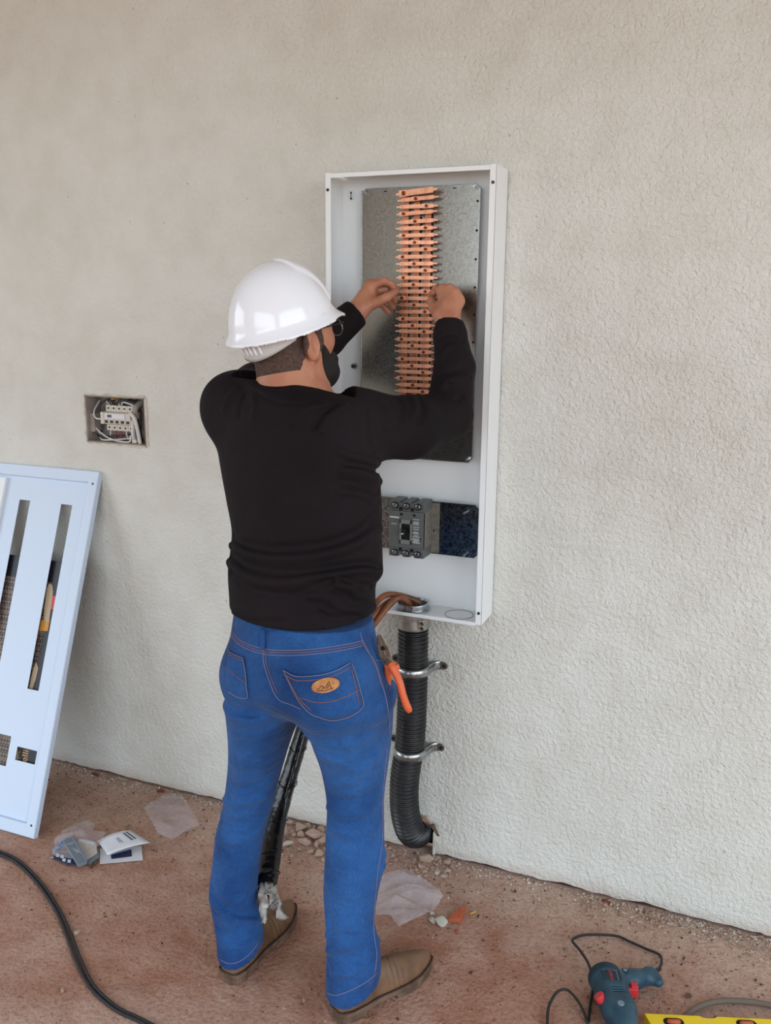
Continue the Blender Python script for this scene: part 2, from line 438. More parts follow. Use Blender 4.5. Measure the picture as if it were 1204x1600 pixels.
def sdf_mesh(name, fn, lo, hi, h):
    lo = np.array(lo, dtype=float); B = 8
    nb = np.ceil((np.array(hi) - lo) / (h * B)).astype(int); n = nb * B
    ci = np.stack(np.meshgrid(*[np.arange(k) for k in nb], indexing='ij'), -1).reshape(-1, 3)
    cc = (lo + (ci * B + (B - 1) / 2) * h).astype(np.float32)
    dc = fn(cc)
    keep = np.abs(dc) < h * B * .87 + .012
    g = np.where(dc < 0, -1.0, 1.0).astype(np.float32).reshape(nb)
    g = np.repeat(np.repeat(np.repeat(g, B, 0), B, 1), B, 2)
    off = np.stack(np.meshgrid(*[np.arange(B)] * 3, indexing='ij'), -1).reshape(-1, 3)
    kb = ci[keep]
    for s in range(0, len(kb), 600):
        idx = (kb[s:s+600, None, :] * B + off[None]).reshape(-1, 3)
        g[idx[:, 0], idx[:, 1], idx[:, 2]] = fn((lo + idx * h).astype(np.float32))
    g[0] = g[-1] = 1; g[:, 0] = g[:, -1] = 1; g[:, :, 0] = g[:, :, -1] = 1
    ins = g < 0
    cnt = np.zeros(np.array(g.shape) - 1, dtype=np.uint8)
    for a in (0, 1):
        for b in (0, 1):
            for c in (0, 1):
                cnt += ins[a:ins.shape[0]-1+a, b:ins.shape[1]-1+b, c:ins.shape[2]-1+c]
    act = np.argwhere((cnt > 0) & (cnt < 8))
    vid = np.full(cnt.shape, -1, dtype=np.int32); vid[act[:, 0], act[:, 1], act[:, 2]] = np.arange(len(act))
    acc = np.zeros((len(act), 3)); num = np.zeros(len(act))
    corners = [(a, b, c) for a in (0, 1) for b in (0, 1) for c in (0, 1)]
    for ca in corners:
        for ax in range(3):
            if ca[ax]: continue
            cb = list(ca); cb[ax] = 1
            va = g[act[:, 0]+ca[0], act[:, 1]+ca[1], act[:, 2]+ca[2]]; vb = g[act[:, 0]+cb[0], act[:, 1]+cb[1], act[:, 2]+cb[2]]
            m = (va < 0) != (vb < 0)
            t = np.where(m, va / np.where(m, va - vb, 1), 0)
            q = np.array(ca, dtype=float)[None].repeat(len(act), 0); q[:, ax] = t
            acc[m] += q[m]; num[m] += 1
    verts = lo + (act + acc / num[:, None]) * h
    quads = []
    for ax in range(3):
        sl0 = [slice(None)] * 3; sl1 = [slice(None)] * 3; sl0[ax] = slice(0, -1); sl1[ax] = slice(1, None)
        e = np.argwhere(ins[tuple(sl0)] != ins[tuple(sl1)])
        if len(e) == 0: continue
        u, w = [(1, 2), (2, 0), (0, 1)][ax]
        du = np.zeros(3, int); du[u] = 1; dw = np.zeros(3, int); dw[w] = 1
        q = [e - du - dw, e - dw, e, e - du]
        ids = np.stack([vid[k[:, 0], k[:, 1], k[:, 2]] for k in q], 1)
        fl = ins[e[:, 0], e[:, 1], e[:, 2]]
        ids[~fl] = ids[~fl][:, ::-1]
        quads.append(ids)
    quads = np.concatenate(quads)
    me = bpy.data.meshes.new(name)
    me.vertices.add(len(verts)); me.vertices.foreach_set('co', verts.astype(np.float32).ravel())
    me.loops.add(quads.size); me.loops.foreach_set('vertex_index', quads.ravel().astype(np.int32))
    me.polygons.add(len(quads)); me.polygons.foreach_set('loop_start', np.arange(0, quads.size, 4, dtype=np.int32))
    me.update(calc_edges=True); me.validate()
    me.polygons.foreach_set('use_smooth', np.ones(len(quads), dtype=bool))
    return me
def march(fn, pix, t0=.9, t1=3.2):
    """where camera rays meet an implicit surface"""
    D = np.array([ray(x, y) for x, y in pix]); D /= np.linalg.norm(D, axis=1)[:, None]
    t = np.full(len(D), t0)
    for _ in range(120):
        d = fn((CAM + D * t[:, None]).astype(np.float32)); t = np.minimum(t + d * .7, t1)
    return CAM + D * t[:, None]
def densify(pix, step=7.0):
    out = [pix[0]]
    for (x0, y0), (x1, y1) in zip(pix[:-1], pix[1:]):
        n = max(1, int(math.hypot(x1-x0, y1-y0) / step))
        out += [(x0 + (x1-x0)*k/n, y0 + (y1-y0)*k/n) for k in range(1, n + 1)]
    return out
def smooth_pix(pix, n=6):
    return [(v.x, v.y) for v in spline([(x, y, 0) for x, y in pix], n)]
# ------------------------------------------------------------------ the setting
RX0, RX1, RY0, RZ1 = -4.4, 2.3, -5.6, 3.6
JB0, JB1 = P(137, 690, 0), P(226, 622, 0)          # recess of the small breaker box
HOLE_X0, HOLE_X1, HOLE_Z = P(640, 1300, 0).x, P(677, 1318, 0).x, .100     # broken hole where the conduit enters the wall
def build_back_wall():
    xs = sorted(set([round(x, 4) for x in np.arange(RX0, RX1 + .001, .018)] + [JB0.x, JB1.x, HOLE_X0, HOLE_X1]))
    zr = [None, .03, .09, HOLE_Z, JB0.z, JB1.z, RZ1]
    vs = []; fs = []; idx = {}
    for i, x in enumerate(xs):
        for k, z in enumerate(zr):
            if z is None:
                z = .007 + .014 * max(0, mnoise.noise(Vector((x * 9, 3.1, 0)))) + .008 * abs(mnoise.noise(Vector((x * 41, 1.7, 0))))
            idx[i, k] = len(vs); vs.append((x, 0, z))
    for i in range(len(xs) - 1):
        xm = (xs[i] + xs[i+1]) / 2
        for k in range(len(zr) - 1):
            zm = ((zr[k] or 0) + zr[k+1]) / 2
            if JB0.x < xm < JB1.x and JB0.z < zm < JB1.z: continue
            if HOLE_X0 < xm < HOLE_X1 and zm < HOLE_Z: continue
            fs.append((idx[i, k], idx[i+1, k], idx[i+1, k+1], idx[i, k+1]))
    m = MB(); m.add(vs, fs)
    o = m.build('wall_back', MT['wall'], fix=False)
    md = o.modifiers.new('thickness', 'SOLIDIFY'); md.thickness = .012; md.offset = -1
    tag(o, 'off-white rough plastered wall behind the cabinet', kind='structure')
    # masonry behind the plaster, dark in the gap along the floor
    m = MB()
    m.box((RX0, .012, -.05), (JB0.x - .001, .15, RZ1)); m.box((JB1.x + .001, .012, -.05), (HOLE_X0, .15, RZ1))
    m.box((JB0.x - .001, .012, -.05), (JB1.x + .001, .15, JB0.z - .001)); m.box((JB0.x - .001, .012, JB1.z + .001), (JB1.x + .001, .15, RZ1))
    m.box((HOLE_X0, .012, HOLE_Z), (HOLE_X1, .15, RZ1)); m.box((HOLE_X1, .012, -.05), (RX1, .15, RZ1))
    m.box((HOLE_X0, .13, -.05), (HOLE_X1, .15, HOLE_Z))
    b = m.build('masonry_core', MT['masonry'], o)
    return o
MT['masonry'] = mat('bare_masonry', (88, 62, 50), .95, noise_c=(58, 42, 36), nscale=12)
wall_back = build_back_wall()

MT['earth'] = mat('red_earth', (186, 150, 122), .95, noise_c=(170, 134, 106), nscale=1.5)
def build_floor():
    m = MB(); xs = np.arange(RX0, RX1 + .01, .06); ys = np.arange(RY0 - .3, .071, .06)
    rows = []
    for y in ys:
        rows.append([(x, y, .004 * mnoise.noise(Vector((x * 2.1, y * 2.1, 0))) * (0 if y > -.05 else 1) - .0005) for x in xs])
    m.grid(rows)
    return tag(m.build('floor', MT['floor'], fix=False, smooth=True), 'rough concrete floor covered in red dust', kind='structure')
build_floor()
m = MB().box((-40, -40, -.30), (40, 40, -.06)); tag(m.build('ground', MT['earth']), 'bare red earth outside the building', kind='structure')
m = MB().box((RX0 - .2, RY0 - .2, RZ1), (RX1 + .2, .15, RZ1 + .2)); tag(m.build('ceiling', MT['slab']), kind='structure')
def holed_wall(name, axis, pos, a0, a1, ho):
    """outer wall 0.2 m thick with one opening (lo, hi, z0, z1)"""
    m = MB(); lo, hi, z0, z1 = ho
    t0, t1 = (pos, pos + .2) if pos > 0 else (pos - .2, pos)
    for u0, u1, w0, w1 in ((a0, lo, -.05, RZ1), (hi, a1, -.05, RZ1), (lo, hi, -.05, z0), (lo, hi, z1, RZ1)):
        if w1 - w0 < .06: continue
        if axis == 'x': m.box((t0, u0, w0), (t1, u1, w1))
        else: m.box((u0, t0, w0), (u1, t1, w1))
    return tag(m.build(name, MT['plain_wall']), kind='structure')
holed_wall('wall_left', 'x', RX0, RY0 - .2, .15, (-4.2, -1.2, .1, 2.9))
holed_wall('wall_right', 'x', RX1, RY0 - .2, .15, (-4.6, -.6, -.05, 3.2))
holed_wall('wall_rear', 'y', RY0, RX0, RX1, (-2.1, 2.1, -.05, 3.2))

# ------------------------------------------------------------------ electrical cabinet
CD = .112                                   # depth
CX0, CX1, CZ0, CZ1 = -1.1185, -.6475, .8185, 2.0165
def build_cabinet():
    t = empty('electrical_cabinet', ((CX0 + CX1) / 2, 0, CZ0))
    tag(t, 'tall open white steel electrical cabinet on the wall', 'electrical cabinet')
    W = MT['white_paint']; th = .002
    MB().box((CX0, -.004, CZ0), (CX1, -.0005, CZ1)).build('back_panel', W, t)
    MB().box((CX0, -CD, CZ0), (CX0 + th, -.0005, CZ1)).box((CX0, -CD, CZ0), (CX0 + .017, -CD + th, CZ1)).build('side_panel', W, t, bevel=.0008)
    MB().box((CX1 - th, -CD, CZ0), (CX1, -.0005, CZ1)).box((CX1 - .017, -CD, CZ0), (CX1, -CD + th, CZ1)).build('side_panel', W, t, bevel=.0008)
    MB().box((CX0 + .017, -CD + .001, CZ1 - th), (CX1 - .017, -.001, CZ1 - .0005)).box((CX0 + .017, -CD + .001, CZ1 - .013), (CX1 - .017, -CD + .001 + th, CZ1 - .0005)).build('top_panel', W, t, bevel=.0006)
    MB().box((CX0 + .003, -CD + .001, CZ0 + .0005), (CX1 - .003, -.001, CZ0 + th)).box((CX0 + .017, -CD + .001, CZ0 - .004), (CX1 - .017, -CD + .001 + th, CZ0 + .006)).build('bottom_panel', W, t, bevel=.0006)
    for x, z in ((CX0 + .0085, CZ1 - .043), (CX1 - .0085, CZ1 - .043), (CX1 - .0085, CZ0 + .034), (CX0 + .0085, CZ0 + .034)):
        MB().cyl((x, -CD - .002, z), (x, -CD + .001, z), .0042, 12).build('flange_screw', MT['dark_steel'], t, bevel=.0008)
    # knock-out pressed into the bottom
    c = P(717, 962, -.055); c.z = CZ0 + .0024
    ring = [c + Vector((.04 * math.cos(a), .04 * math.sin(a), 0)) for a in np.linspace(0, 2 * math.pi, 41)]
    MB().tube(ring, .0011, 6).build('knockout_ring', MT['knock'], t, smooth=True)
    # fixings seen on the back panel
    b = P(553, 572, -.004)
    o = MB().cyl(b + Vector((0, -.003, 0)), b, .0095, 20).build('wall_bolt_washer', MT['steel'], t)
    MB().cyl(b + Vector((0, -.009, 0)), b + Vector((0, -.003, 0)), .0055, 6).build('bolt_head', MT['dark_steel'], o)
    b = P(549.5, 306, -.004)
    o = MB().box((b.x - .0035, -.008, b.z - .011), (b.x + .0035, -.004, b.z + .011)).build('bracket_tab', MT['steel'], t, bevel=.001)
    for dz in (-.0075, .0075):
        MB().cyl((b.x, -.0095, b.z + dz), (b.x, -.008, b.z + dz), .0028, 8).build('tab_screw', MT['dark_steel'], o)
    # mounting plate held on studs
    PY = -.030
    q = [P(564.5, 295, PY), P(751, 286.5, PY), P(738, 723.5, PY)]
    x0, x1 = q[0].x, (q[1].x + q[2].x) / 2; z1 = (q[0].z + q[1].z) / 2; z0 = q[2].z
    cu = .012
    poly = [(x0, z0), (x1 - cu, z0), (x1, z0 + cu), (x1, z1 - cu), (x1 - cu, z1), (x0 + cu, z1), (x0, z1 - cu)]
    plate = MB().prism(poly, PY, PY + .002, WALLF(0)).build('mounting_plate', MT['galv'], t, bevel=.0007)
    # folded rim of the plate
    MB().box((x1 - .0014, PY - .004, z0 + cu), (x1, PY, z1 - cu)).build('plate_rim', MT['steel'], plate)
    MB().box((x0, PY - .0022, z0 + cu), (x0 + .0014, PY, z1 - cu)).build('plate_rim', MT['steel'], plate)
    MB().box((x0 + cu, PY - .003, z0), (x1 - cu, PY, z0 + .0014)).build('plate_rim', MT['steel'], plate)
    for px, py in ((746, 314), (744.5, 360), (743, 405), (741.5, 449), (740.5, 492), (739, 535), (737.5, 576), (736, 620), (600.5, 299), (603.5, 299), (708.5, 294), (711.5, 294)):
        p = P(px, py, PY); r = .0032 if px > 720 else .0019
        MB().cyl((p.x, PY - .0006, p.z), (p.x, PY + .001, p.z), r, 10).build('plate_hole', MT['hole'], plate)
    for px, py in ((571, 301), (744, 292.5), (731, 717), (572, 719)):
        p = P(px, py, PY)
        MB().tube([(p.x, y, p.z) for y in np.linspace(-.004, PY - .022, 14)], .0034, 10, radii=[.0034 if i % 2 else .0030 for i in range(14)]).build('stud', MT['steel'], t)
        MB().cyl((p.x, PY - .006, p.z), (p.x, PY, p.z), .0062, 6).build('stud_nut', MT['steel'], t)
    # lower plate that carries the main breaker
    BY = -.036
    a = P(748, 790, BY); b = P(745, 873, BY); lx = P(560, 800, BY).x; cu = .010
    poly = [(lx, b.z), (b.x - cu, b.z), (b.x, b.z + cu), (b.x, a.z - cu), (b.x - cu, a.z), (lx, a.z)]
    bp = MB().prism(poly, BY, BY + .002, WALLF(0)).build('breaker_plate', MT['galv_dark'], t, bevel=.0006)
    s = P(676, 830, BY - .004)
    MB().box((s.x - .014, BY - .004, b.z + .004), (s.x + .018, BY, a.z - .004)).build('adapter_strip', MT['breaker_side'], bp, bevel=.0006)
    MB().cyl((s.x + .003, BY - .0046, s.z + .002), (s.x + .003, BY - .003, s.z + .002), .0026, 8).build('strip_hole', MT['hole'], bp)
    for px, py in ((728, 800), (727, 866)):
        p = P(px, py, BY)
        MB().tube([(p.x, y, p.z) for y in np.linspace(-.004, BY - .022, 14)], .0032, 10, radii=[.0032 if i % 2 else .0028 for i in range(14)]).build('stud', MT['steel'], t)
    return t, (x0, x1, z0, z1, PY)
MT['knock'] = mat('scratched_primer', (150, 128, 112), .6)
cabinet, PLATE = build_cabinet()

# ------------------------------------------------------------------ main breaker
def build_breaker():
    FY = -.108
    a = P(607.5, 782, FY); c = P(661.5, 872.5, FY); xl, xr = a.x, P(661.5, 800, FY).x
    zt, zb = a.z, P(607.5, 868, FY).z
    base = -.0365
    t = empty('circuit_breaker', ((xl + xr) / 2, base, zb)); H = zt - zb; Wd = xr - xl; xm = (xl + xr) / 2
    tag(t, 'grey three-pole circuit breaker on the lower plate', 'circuit breaker')
    body = MB().box((xl, FY + .002, zb + H * .17), (xr, base, zt - H * .17)).build('body', MT['breaker_side'], t, bevel=.0015)
    MB().box((xl, FY, zb + H * .172), (xr, FY + .012, zt - H * .172)).build('front_cover', MT['breaker'], t, bevel=.0015)
    for top in (1, 0):
        z0, z1 = (zt - H * .168, zt) if top else (zb, zb + H * .168)
        poly = []
        w = Wd / 3
        # crenellated block: one lobe for each pole
        e = [(xl, 0)]
        for k in range(3):
            e += [(xl + k * w + (.006 if k else 0), 1), (xl + (k + 1) * w - (.006 if k < 2 else 0), 1)]
            if k < 2: e += [(xl + (k + 1) * w - .006, .82), (xl + (k + 1) * w + .006, .82)]
        e += [(xr, 0)]
        for x, f in e: poly.append((x, z0 + (z1 - z0) * f if top else z1 - (z1 - z0) * f))
        blk = MB().prism(poly, FY + .004, base, WALLF(0)).build('terminal_block', MT['breaker'], t, bevel=.001)
        for k in range(3):
            x = xl + w * (k + .5); z = z0 + (z1 - z0) * (.55 if top else .42)
            s = MB().cyl((x, FY + .0005, z), (x, FY + .006, z), .0098, 18).build('terminal_recess', MT['hole'], blk)
            MB().cyl((x, FY - .0012, z), (x, FY + .004, z), .0072, 14, r2=.0078).build('terminal_screw', MT['steel'], blk, smooth=False, bevel=.001)
        for k in (1, 2):
            x = xl + w * k; z = z0 + (z1 - z0) * (.22 if top else .78)
            MB().cyl((x, FY + .002, z), (x, FY + .006, z), .0052, 12).build('terminal_hole', MT['hole'], blk)
    zc = (zt + zb) / 2
    for dx in (-.002, .036):
        MB().cyl((xm + dx - .012, FY - .0006, zt - H * .225), (xm + dx - .012, FY + .003, zt - H * .225), .0042, 10).build('cover_hole', MT['hole'], t)
    MB().cyl((xr - .008, FY - .0006, zb + H * .36), (xr - .008, FY + .003, zb + H * .36), .0026, 8).build('cover_hole', MT['hole'], t)
    fr = MB()
    x0, x1, z0, z1 = xm - .018, xm + .018, zc - .040, zc + .030
    for lo, hi in (((x0, z0), (x0 + .005, z1)), ((x1 - .005, z0), (x1, z1)), ((x0, z1 - .012), (x1, z1)), ((x0, z0), (x1, z0 + .012))):
        fr.box((lo[0], FY - .004, lo[1]), (hi[0], FY + .001, hi[1]))
    fr.build('toggle_frame', MT['toggle_frame'], t, bevel=.001)
    MB().box((x0 + .006, FY - .0008, z0 + .012), (x1 - .006, FY + .0005, z1 - .012)).build('toggle_slot', MT['hole'], t)
    tg = MB().box((xm - .008, FY - .017, zc - .008), (xm + .004, FY, zc + .007)).build('toggle_lever', MT['black'], t, bevel=.002)
    MB().box((xm - .008, FY - .0176, zc - .009), (xm, FY - .0165, zc - .006)).build('lever_mark', MT['print'], tg)
    pr = MB()
    pr.box((xl + .003, FY - .0004, zt - H * .30), (xl + .031, FY, zt - H * .275))
    pr.box((xl + .008, FY - .0004, zt - H * .412), (xl + .024, FY, zt - H * .402))
    pr.build('front_print', MT['print'], t)
    random.seed(3); z = zt - H * .29
    pr = MB()
    for k in range(16):
        h = random.choice((.0016, .002, .0024)); w = random.uniform(.010, .021); cx = xr - .022
        x = cx - w / 2
        while x < cx + w / 2:
            ww = random.uniform(.0015, .004); pr.box((x, FY - .0004, z - h), (x + ww, FY, z)); x += ww + .0008
        z -= h + random.choice((.0016, .0016, .004, .0055))
        if z < zb + H * .26: break
    pr.build('rating_print', MT['print'], t)
    return t
MT['toggle_frame'] = mat('light_grey_frame', (120, 124, 122), .45)
build_breaker()

# ------------------------------------------------------------------ copper comb busbar
def build_busbar():
    x0, x1, z0, z1, PY = PLATE
    BYb = PY - .016                       # face of the upright bars
    rows_px = [225, 265, 310, 348, 398, 438, 480, 522, 564, 606, 647, 687, 730, 771, 811, 851, 890, 930, 971, 1011, 1046, 1092, 1130, 1165, 1208, 1248, 1284, 1322, 1361, 1398, 1436, 1476, 1514]
    FYb = BYb - .012
    rows = [240 + r / 3.7625 for r in rows_px]
    ctr = [P(651, rows[0] - 3, FYb).x, P(648, rows[-1], FYb).x]
    t = empty('copper_busbar', (sum(ctr) / 2, PY, z0)); tag(t, 'bright copper comb busbar bolted to the galvanised mounting plate', 'busbar')
    n = len(rows)
    bx = []
    for pxa in (632.5, 649.5, 667):
        bx.append(P(pxa, 420, BYb).x)
    zt, zb = P(650, rows[0] + 2, BYb).z, P(648, rows[-1] + 6, BYb).z
    for k, x in enumerate(bx):
        dy = (0, .002, .004)[k]
        MB().box((x - .0074, BYb, zb + .005 * k), (x + .0074, BYb + .005, zt - .022 * k)).build('upright_bar', MT['copper_bus'], t, bevel=.0006)
    for x in bx[:2]:
        for z in (zt - .05, (zt + zb) / 2, zb + .03):
            MB().box((x - .008, BYb + .005, z - .01), (x + .008, PY - .0003, z + .01)).build('standoff', MT['black'], t)
    def branch_mesh():
        # pointed flat bar, 0..L along x, tips narrowed
        L_, h, th = .116, .0098, .0035
        u0 = .0125
        poly = [(-L_/2, -.002), (-L_/2 + .010, -.0022), (-L_/2 + u0, -h/2), (L_/2 - u0, -h/2), (L_/2 - .010, -.0022), (L_/2, -.002),
                (L_/2, .002), (L_/2 - .010, .0022), (L_/2 - u0, h/2), (-L_/2 + u0, h/2), (-L_/2 + .010, .0022), (-L_/2, .002)]
        m = MB().prism(poly, 0, th, frame((0, 0, 0), (1, 0, 0), (0, 0, 1), (0, 1, 0)))
        return m.mesh('branch_bar')
    bme = branch_mesh(); bme.materials.append(MT['copper'])
    head = MB().cyl((0, -.0042, 0), (0, 0, 0), .0040, 12).cyl((0, -.0048, 0), (0, -.004, 0), .0022, 6).mesh('bar_screw'); head.materials.append(MT['screw_copper'])
    pad = MB().box((-.0105, -.0016, -.0056), (.0105, .0, .0056)).mesh('bar_pad'); pad.materials.append(MT['copper'])
    random.seed(11)
    for i in range(n):
        k = i % 3
        zc = P(650, rows[i], FYb).z
        xc = ctr[0] + (ctr[1] - ctr[0]) * i / (n - 1)
        tilt = (-.075, -.05, .0, -.045, -.03, 0)[i] if i < 6 else random.uniform(-.012, .012)
        turn = (-.06, -.05, 0, -.05, -.03, 0)[i] if i < 6 else random.uniform(-.03, .03)
        if i > 15: xc -= .0015
        o = bpy.data.objects.new('branch_bar', bme); col.objects.link(o); o.parent = t
        o.location = Vector((xc + random.uniform(-.002, .002), FYb - (.004 if i == 0 else 0), zc)) - t.location
        o.rotation_euler = (random.uniform(-.05, .05), tilt, turn)
        if i == 0: o.scale = (1.02, 1, 1.5)
        p = bpy.data.objects.new('bar_pad', pad); col.objects.link(p); p.parent = o; p.location = (bx[k] - xc - .003, 0, 0)
        s = bpy.data.objects.new('bar_screw', head); col.objects.link(s); s.parent = o; s.location = (bx[k] - xc, -.0016, 0)
        # spacer down to its own upright
        sp = MB().box((bx[k] - .006, FYb + .0035, zc - .0045), (bx[k] + .006, BYb, zc + .0045)).build('bar_spacer', MT['copper_bus'], t)
MT['screw_copper'] = mat('darkened_screw', (120, 74, 58), .4, 1)
build_busbar()
# ------------------------------------------------------------------ the worker
def cam_right(): return Vector((ROT[0][0], ROT[1][0], 0)).normalized()
CR = cam_right()
def section(xl, xr, yp, Y, b, ang):
    """elliptic section whose outline spans xl..xr at height yp, centre at depth Y"""
    c = P((xl + xr) / 2, yp, Y); w = (xr - xl) / 2 / scale_at(c)
    u = Vector((math.cos(ang), math.sin(ang), 0)); co = u.dot(CR); si = math.sqrt(max(0, 1 - co * co))
    a2 = max((w * w - (b * si) ** 2) / (co * co), (w * .75) ** 2)
    return (c.z, c.x, c.y, math.sqrt(a2), b)

# ---- joints
NECK = P(455, 618, -.635)
L_SH, R_SH = P(366, 640, -.615), P(570, 664, -.535)
R_EL, R_WR = P(700, 648, -.305), P(702, 506, -.205)
L_EL, L_WR = P(440, 588, -.335), P(556, 489, -.205)

# ---- head frame
TH, PITCH = math.radians(25), math.radians(13)
HF = Vector((math.sin(TH) * math.cos(PITCH), math.cos(TH) * math.cos(PITCH), math.sin(PITCH)))
HR = Vector((math.cos(TH), -math.sin(TH), 0)); HU = HR.cross(HF)
HC = P(455, 531, -.60)                                    # centre of the skull
HM = np.array([list(HR), list(HF), list(HU)], dtype=np.float32).T      # columns: local axes in world
HS = .93
def hl(p): return (p - V3(HC)) @ HM / HS                        # world -> head coordinates
def hw(x, y, z): return HC + (HR * x + HF * y + HU * z) * HS
def head_sdf(p): return head_local(p) * HS
def head_local(p):
    q = hl(p)
    d = ellip(q, (0, -.008, .030), (.077, .098, .100))
    d = smin(d, ellip(q, (0, .022, -.045), (.063, .070, .080)), .03)           # jaw and face
    d = smin(d, ellip(q, (0, .070, -.095), (.030, .022, .024)), .03)           # chin
    d = smin(d, cone(q, (0, .094, .008), (0, .112, -.028), .008, .013), .012)  # nose
    d = smin(d, ellip(q, (0, .093, -.062), (.024, .010, .006)), .010)          # lips
    d = smin(d, ellip(q, (0, .088, .022), (.052, .012, .010)), .02)            # brow
    for s in (-1, 1):
        d = smin(d, ellip(q, (s * .042, .056, -.014), (.026, .034, .032)), .022)
        d = smax(d, -ellip(q, (s * .032, .100, .008), (.015, .012, .009)), .008)
        d = smin(d, ellip(q, (s * .032, .088, .006), (.012, .011, .011)), .003)
        e = smin(ellip(q, (s * .089, -.009, -.008), (.0085, .0210, .036)), cone(q, (s * .072, .004, -.008), (s * .086, .0, -.010), .016, .010), .006)
        e = smax(e, -ellip(q, (s * .099, -.004, -.006), (.0085, .0120, .024)), .003)
        e = smin(e, ellip(q, (s * .080, .004, -.038), (.007, .009, .010)), .006)
        d = smin(d, e, .006)
    d = smin(d, cone(q, (0, -.030, -.050), (0, -.042, -.14), .060, .066), .03)
    return d
NB = NECK + Vector((0, .022, -.06))
def neck_sdf(p):
    return cone(p, hw(0, -.022, -.06), NB, .060, .070)

# ---- hands: joints placed one by one, radii in metres
def hand_left(p):
    w = L_WR
    k_i, k_m, k_r, k_p = P(578, 447, -.165), P(582, 455, -.140), P(583, 466, -.125), P(580, 476, -.115)
    d = cone(p, w, P(572, 468, -.175), .025, .027)
    for k, r in ((k_i, .0155), (k_m, .016), (k_r, .015), (k_p, .013)):
        d = smin(d, cone(p, P(561, 483, -.19), k, .021, r), .012)
    d = smin(d, cone(p, k_i, k_p, .0145, .012), .012)
    f = chain(p, [k_i, P(599, 439, -.150), P(612, 444, -.128), P(618.5, 451, -.112)], [.0120, .0100, .0088, .0075])
    d = smin(d, f, .007)
    f = chain(p, [k_m, P(602, 452, -.118), P(613, 462, -.100), P(617, 470, -.092)], [.0120, .0102, .0090, .0075])
    d = smin(d, f, .006)
    f = chain(p, [k_r, P(601, 464, -.100), P(611, 474, -.086), P(614, 480, -.082)], [.0115, .0098, .0086, .0075])
    d = smin(d, f, .006)
    f = chain(p, [k_p, P(595, 475, -.090), P(604, 484, -.078), P(608, 488, -.076)], [.0102, .0088, .0078, .0068])
    d = smin(d, f, .006)
    f = chain(p, [P(566, 482, -.200), P(585, 473, -.188), P(605, 464, -.158), P(618.5, 455, -.128)], [.0190, .0135, .0112, .0085])
    return smin(d, f, .010)
def hand_right(p):
    w = R_WR
    k_i, k_m, k_r, k_p = P(692, 455, -.150), P(703, 454, -.158), P(711, 461, -.160), P(716, 471, -.158)
    d = cone(p, w, P(697, 486, -.180), .026, .027)
    for k, r in ((k_i, .0150), (k_m, .0155), (k_r, .0150), (k_p, .0135)):
        d = smin(d, cone(p, P(699, 495, -.195), k, .024, r), .014)
    d = smin(d, cone(p, k_i, k_p, .0145, .0125), .014)
    for k in (k_i, k_m, k_r, k_p): d = smin(d, cone(p, k + Vector((0, -.004, .007)), k + Vector((0, .004, .007)), .0085, .0085), .007)
    f = chain(p, [k_i, P(681, 452, -.125), P(674, 461, -.112), P(676, 468, -.104)], [.0120, .0100, .0088, .0076])
    d = smin(d, f, .006)
    f = chain(p, [k_m, P(697, 456, -.110), P(689, 468, -.095), P(686, 474, -.092)], [.0122, .0102, .0090, .0078])
    d = smin(d, f, .006)
    f = chain(p, [k_r, P(707, 464, -.112), P(697, 476, -.098), P(693, 480, -.100)], [.0118, .0100, .0088, .0078])
    d = smin(d, f, .006)
    f = chain(p, [k_p, P(713, 474, -.115), P(704, 484, -.105), P(700, 487, -.108)], [.0105, .0090, .0080, .0070])
    d = smin(d, f, .006)
    f = chain(p, [P(688, 494, -.195), P(678, 482, -.175), P(673.5, 471, -.148), P(674.5, 462, -.124)], [.0190, .0135, .0112, .0088])
    return smin(d, f, .010)
def body_sdf(p):
    d = head_sdf(p)
    d = smin(d, neck_sdf(p), .03)
    d = smin(d, cone(p, NB, P(468, 930, -.61), .095, .105), .06)
    for sh, el, wr, hand in ((L_SH, L_EL, L_WR, hand_left), (R_SH, R_EL, R_WR, hand_right)):
        d = smin(d, cone(p, NB + Vector((0, 0, -.05)), sh, .05, .045), .03)
        d = smin(d, cone(p, sh, el, .045, .036), .02)
        d = smin(d, cone(p, el, wr, .034, .0255), .02)
        near = np.linalg.norm(p - V3(wr), axis=1) < .20
        e = np.full(len(p), 1.0, dtype=np.float32)
        if near.any(): e[near] = hand(p[near])
        d = np.where(e < .5, smin(d, np.minimum(e, .5), .012), d)
    return d

person = empty('person', (P(470, 1040, -.62).x, -.60, 0))
tag(person, 'worker in black long-sleeved shirt and blue jeans, back turned, working on the cabinet', 'person')
body_me = sdf_mesh('body', body_sdf, (-1.25, -.80, .84), (-.58, -.05, 1.80), .0026)
body = link_mesh('body', body_me, MT['skin'], person)

# ---- hair and beard hug the skull
def hair_sdf(p):
    q = hl(p); b_ = smin(head_sdf(p), neck_sdf(p), .03); d = b_ - .0035
    # hairline: nape, behind and above the ear, sideburn in front of it
    x = np.abs(q[:, 0]); nape = -.150 + np.maximum(0, x - .02) * .55
    lim = np.where(q[:, 1] < -.022, nape + np.clip((q[:, 1] + .07) / .048, 0, 1) * .10, np.where(q[:, 1] < .018, .026, np.where(q[:, 1] < .040, -.03, .055)))
    wig = .0045 * np.sin(q[:, 0] * 420 + 2 * np.sin(q[:, 1] * 310)) * np.sin(q[:, 1] * 380 + 1.3 * np.sin(q[:, 2] * 270)) + .003 * np.sin(q[:, 0] * 190 + q[:, 1] * 150)
    return smax(np.maximum(d, -b_ - .004), lim + wig - q[:, 2], .008)
hair = link_mesh('hair', sdf_mesh('hair', hair_sdf, HC + Vector((-.16,)*3), HC + Vector((.16,)*3), .0026), MT['hair'], person)
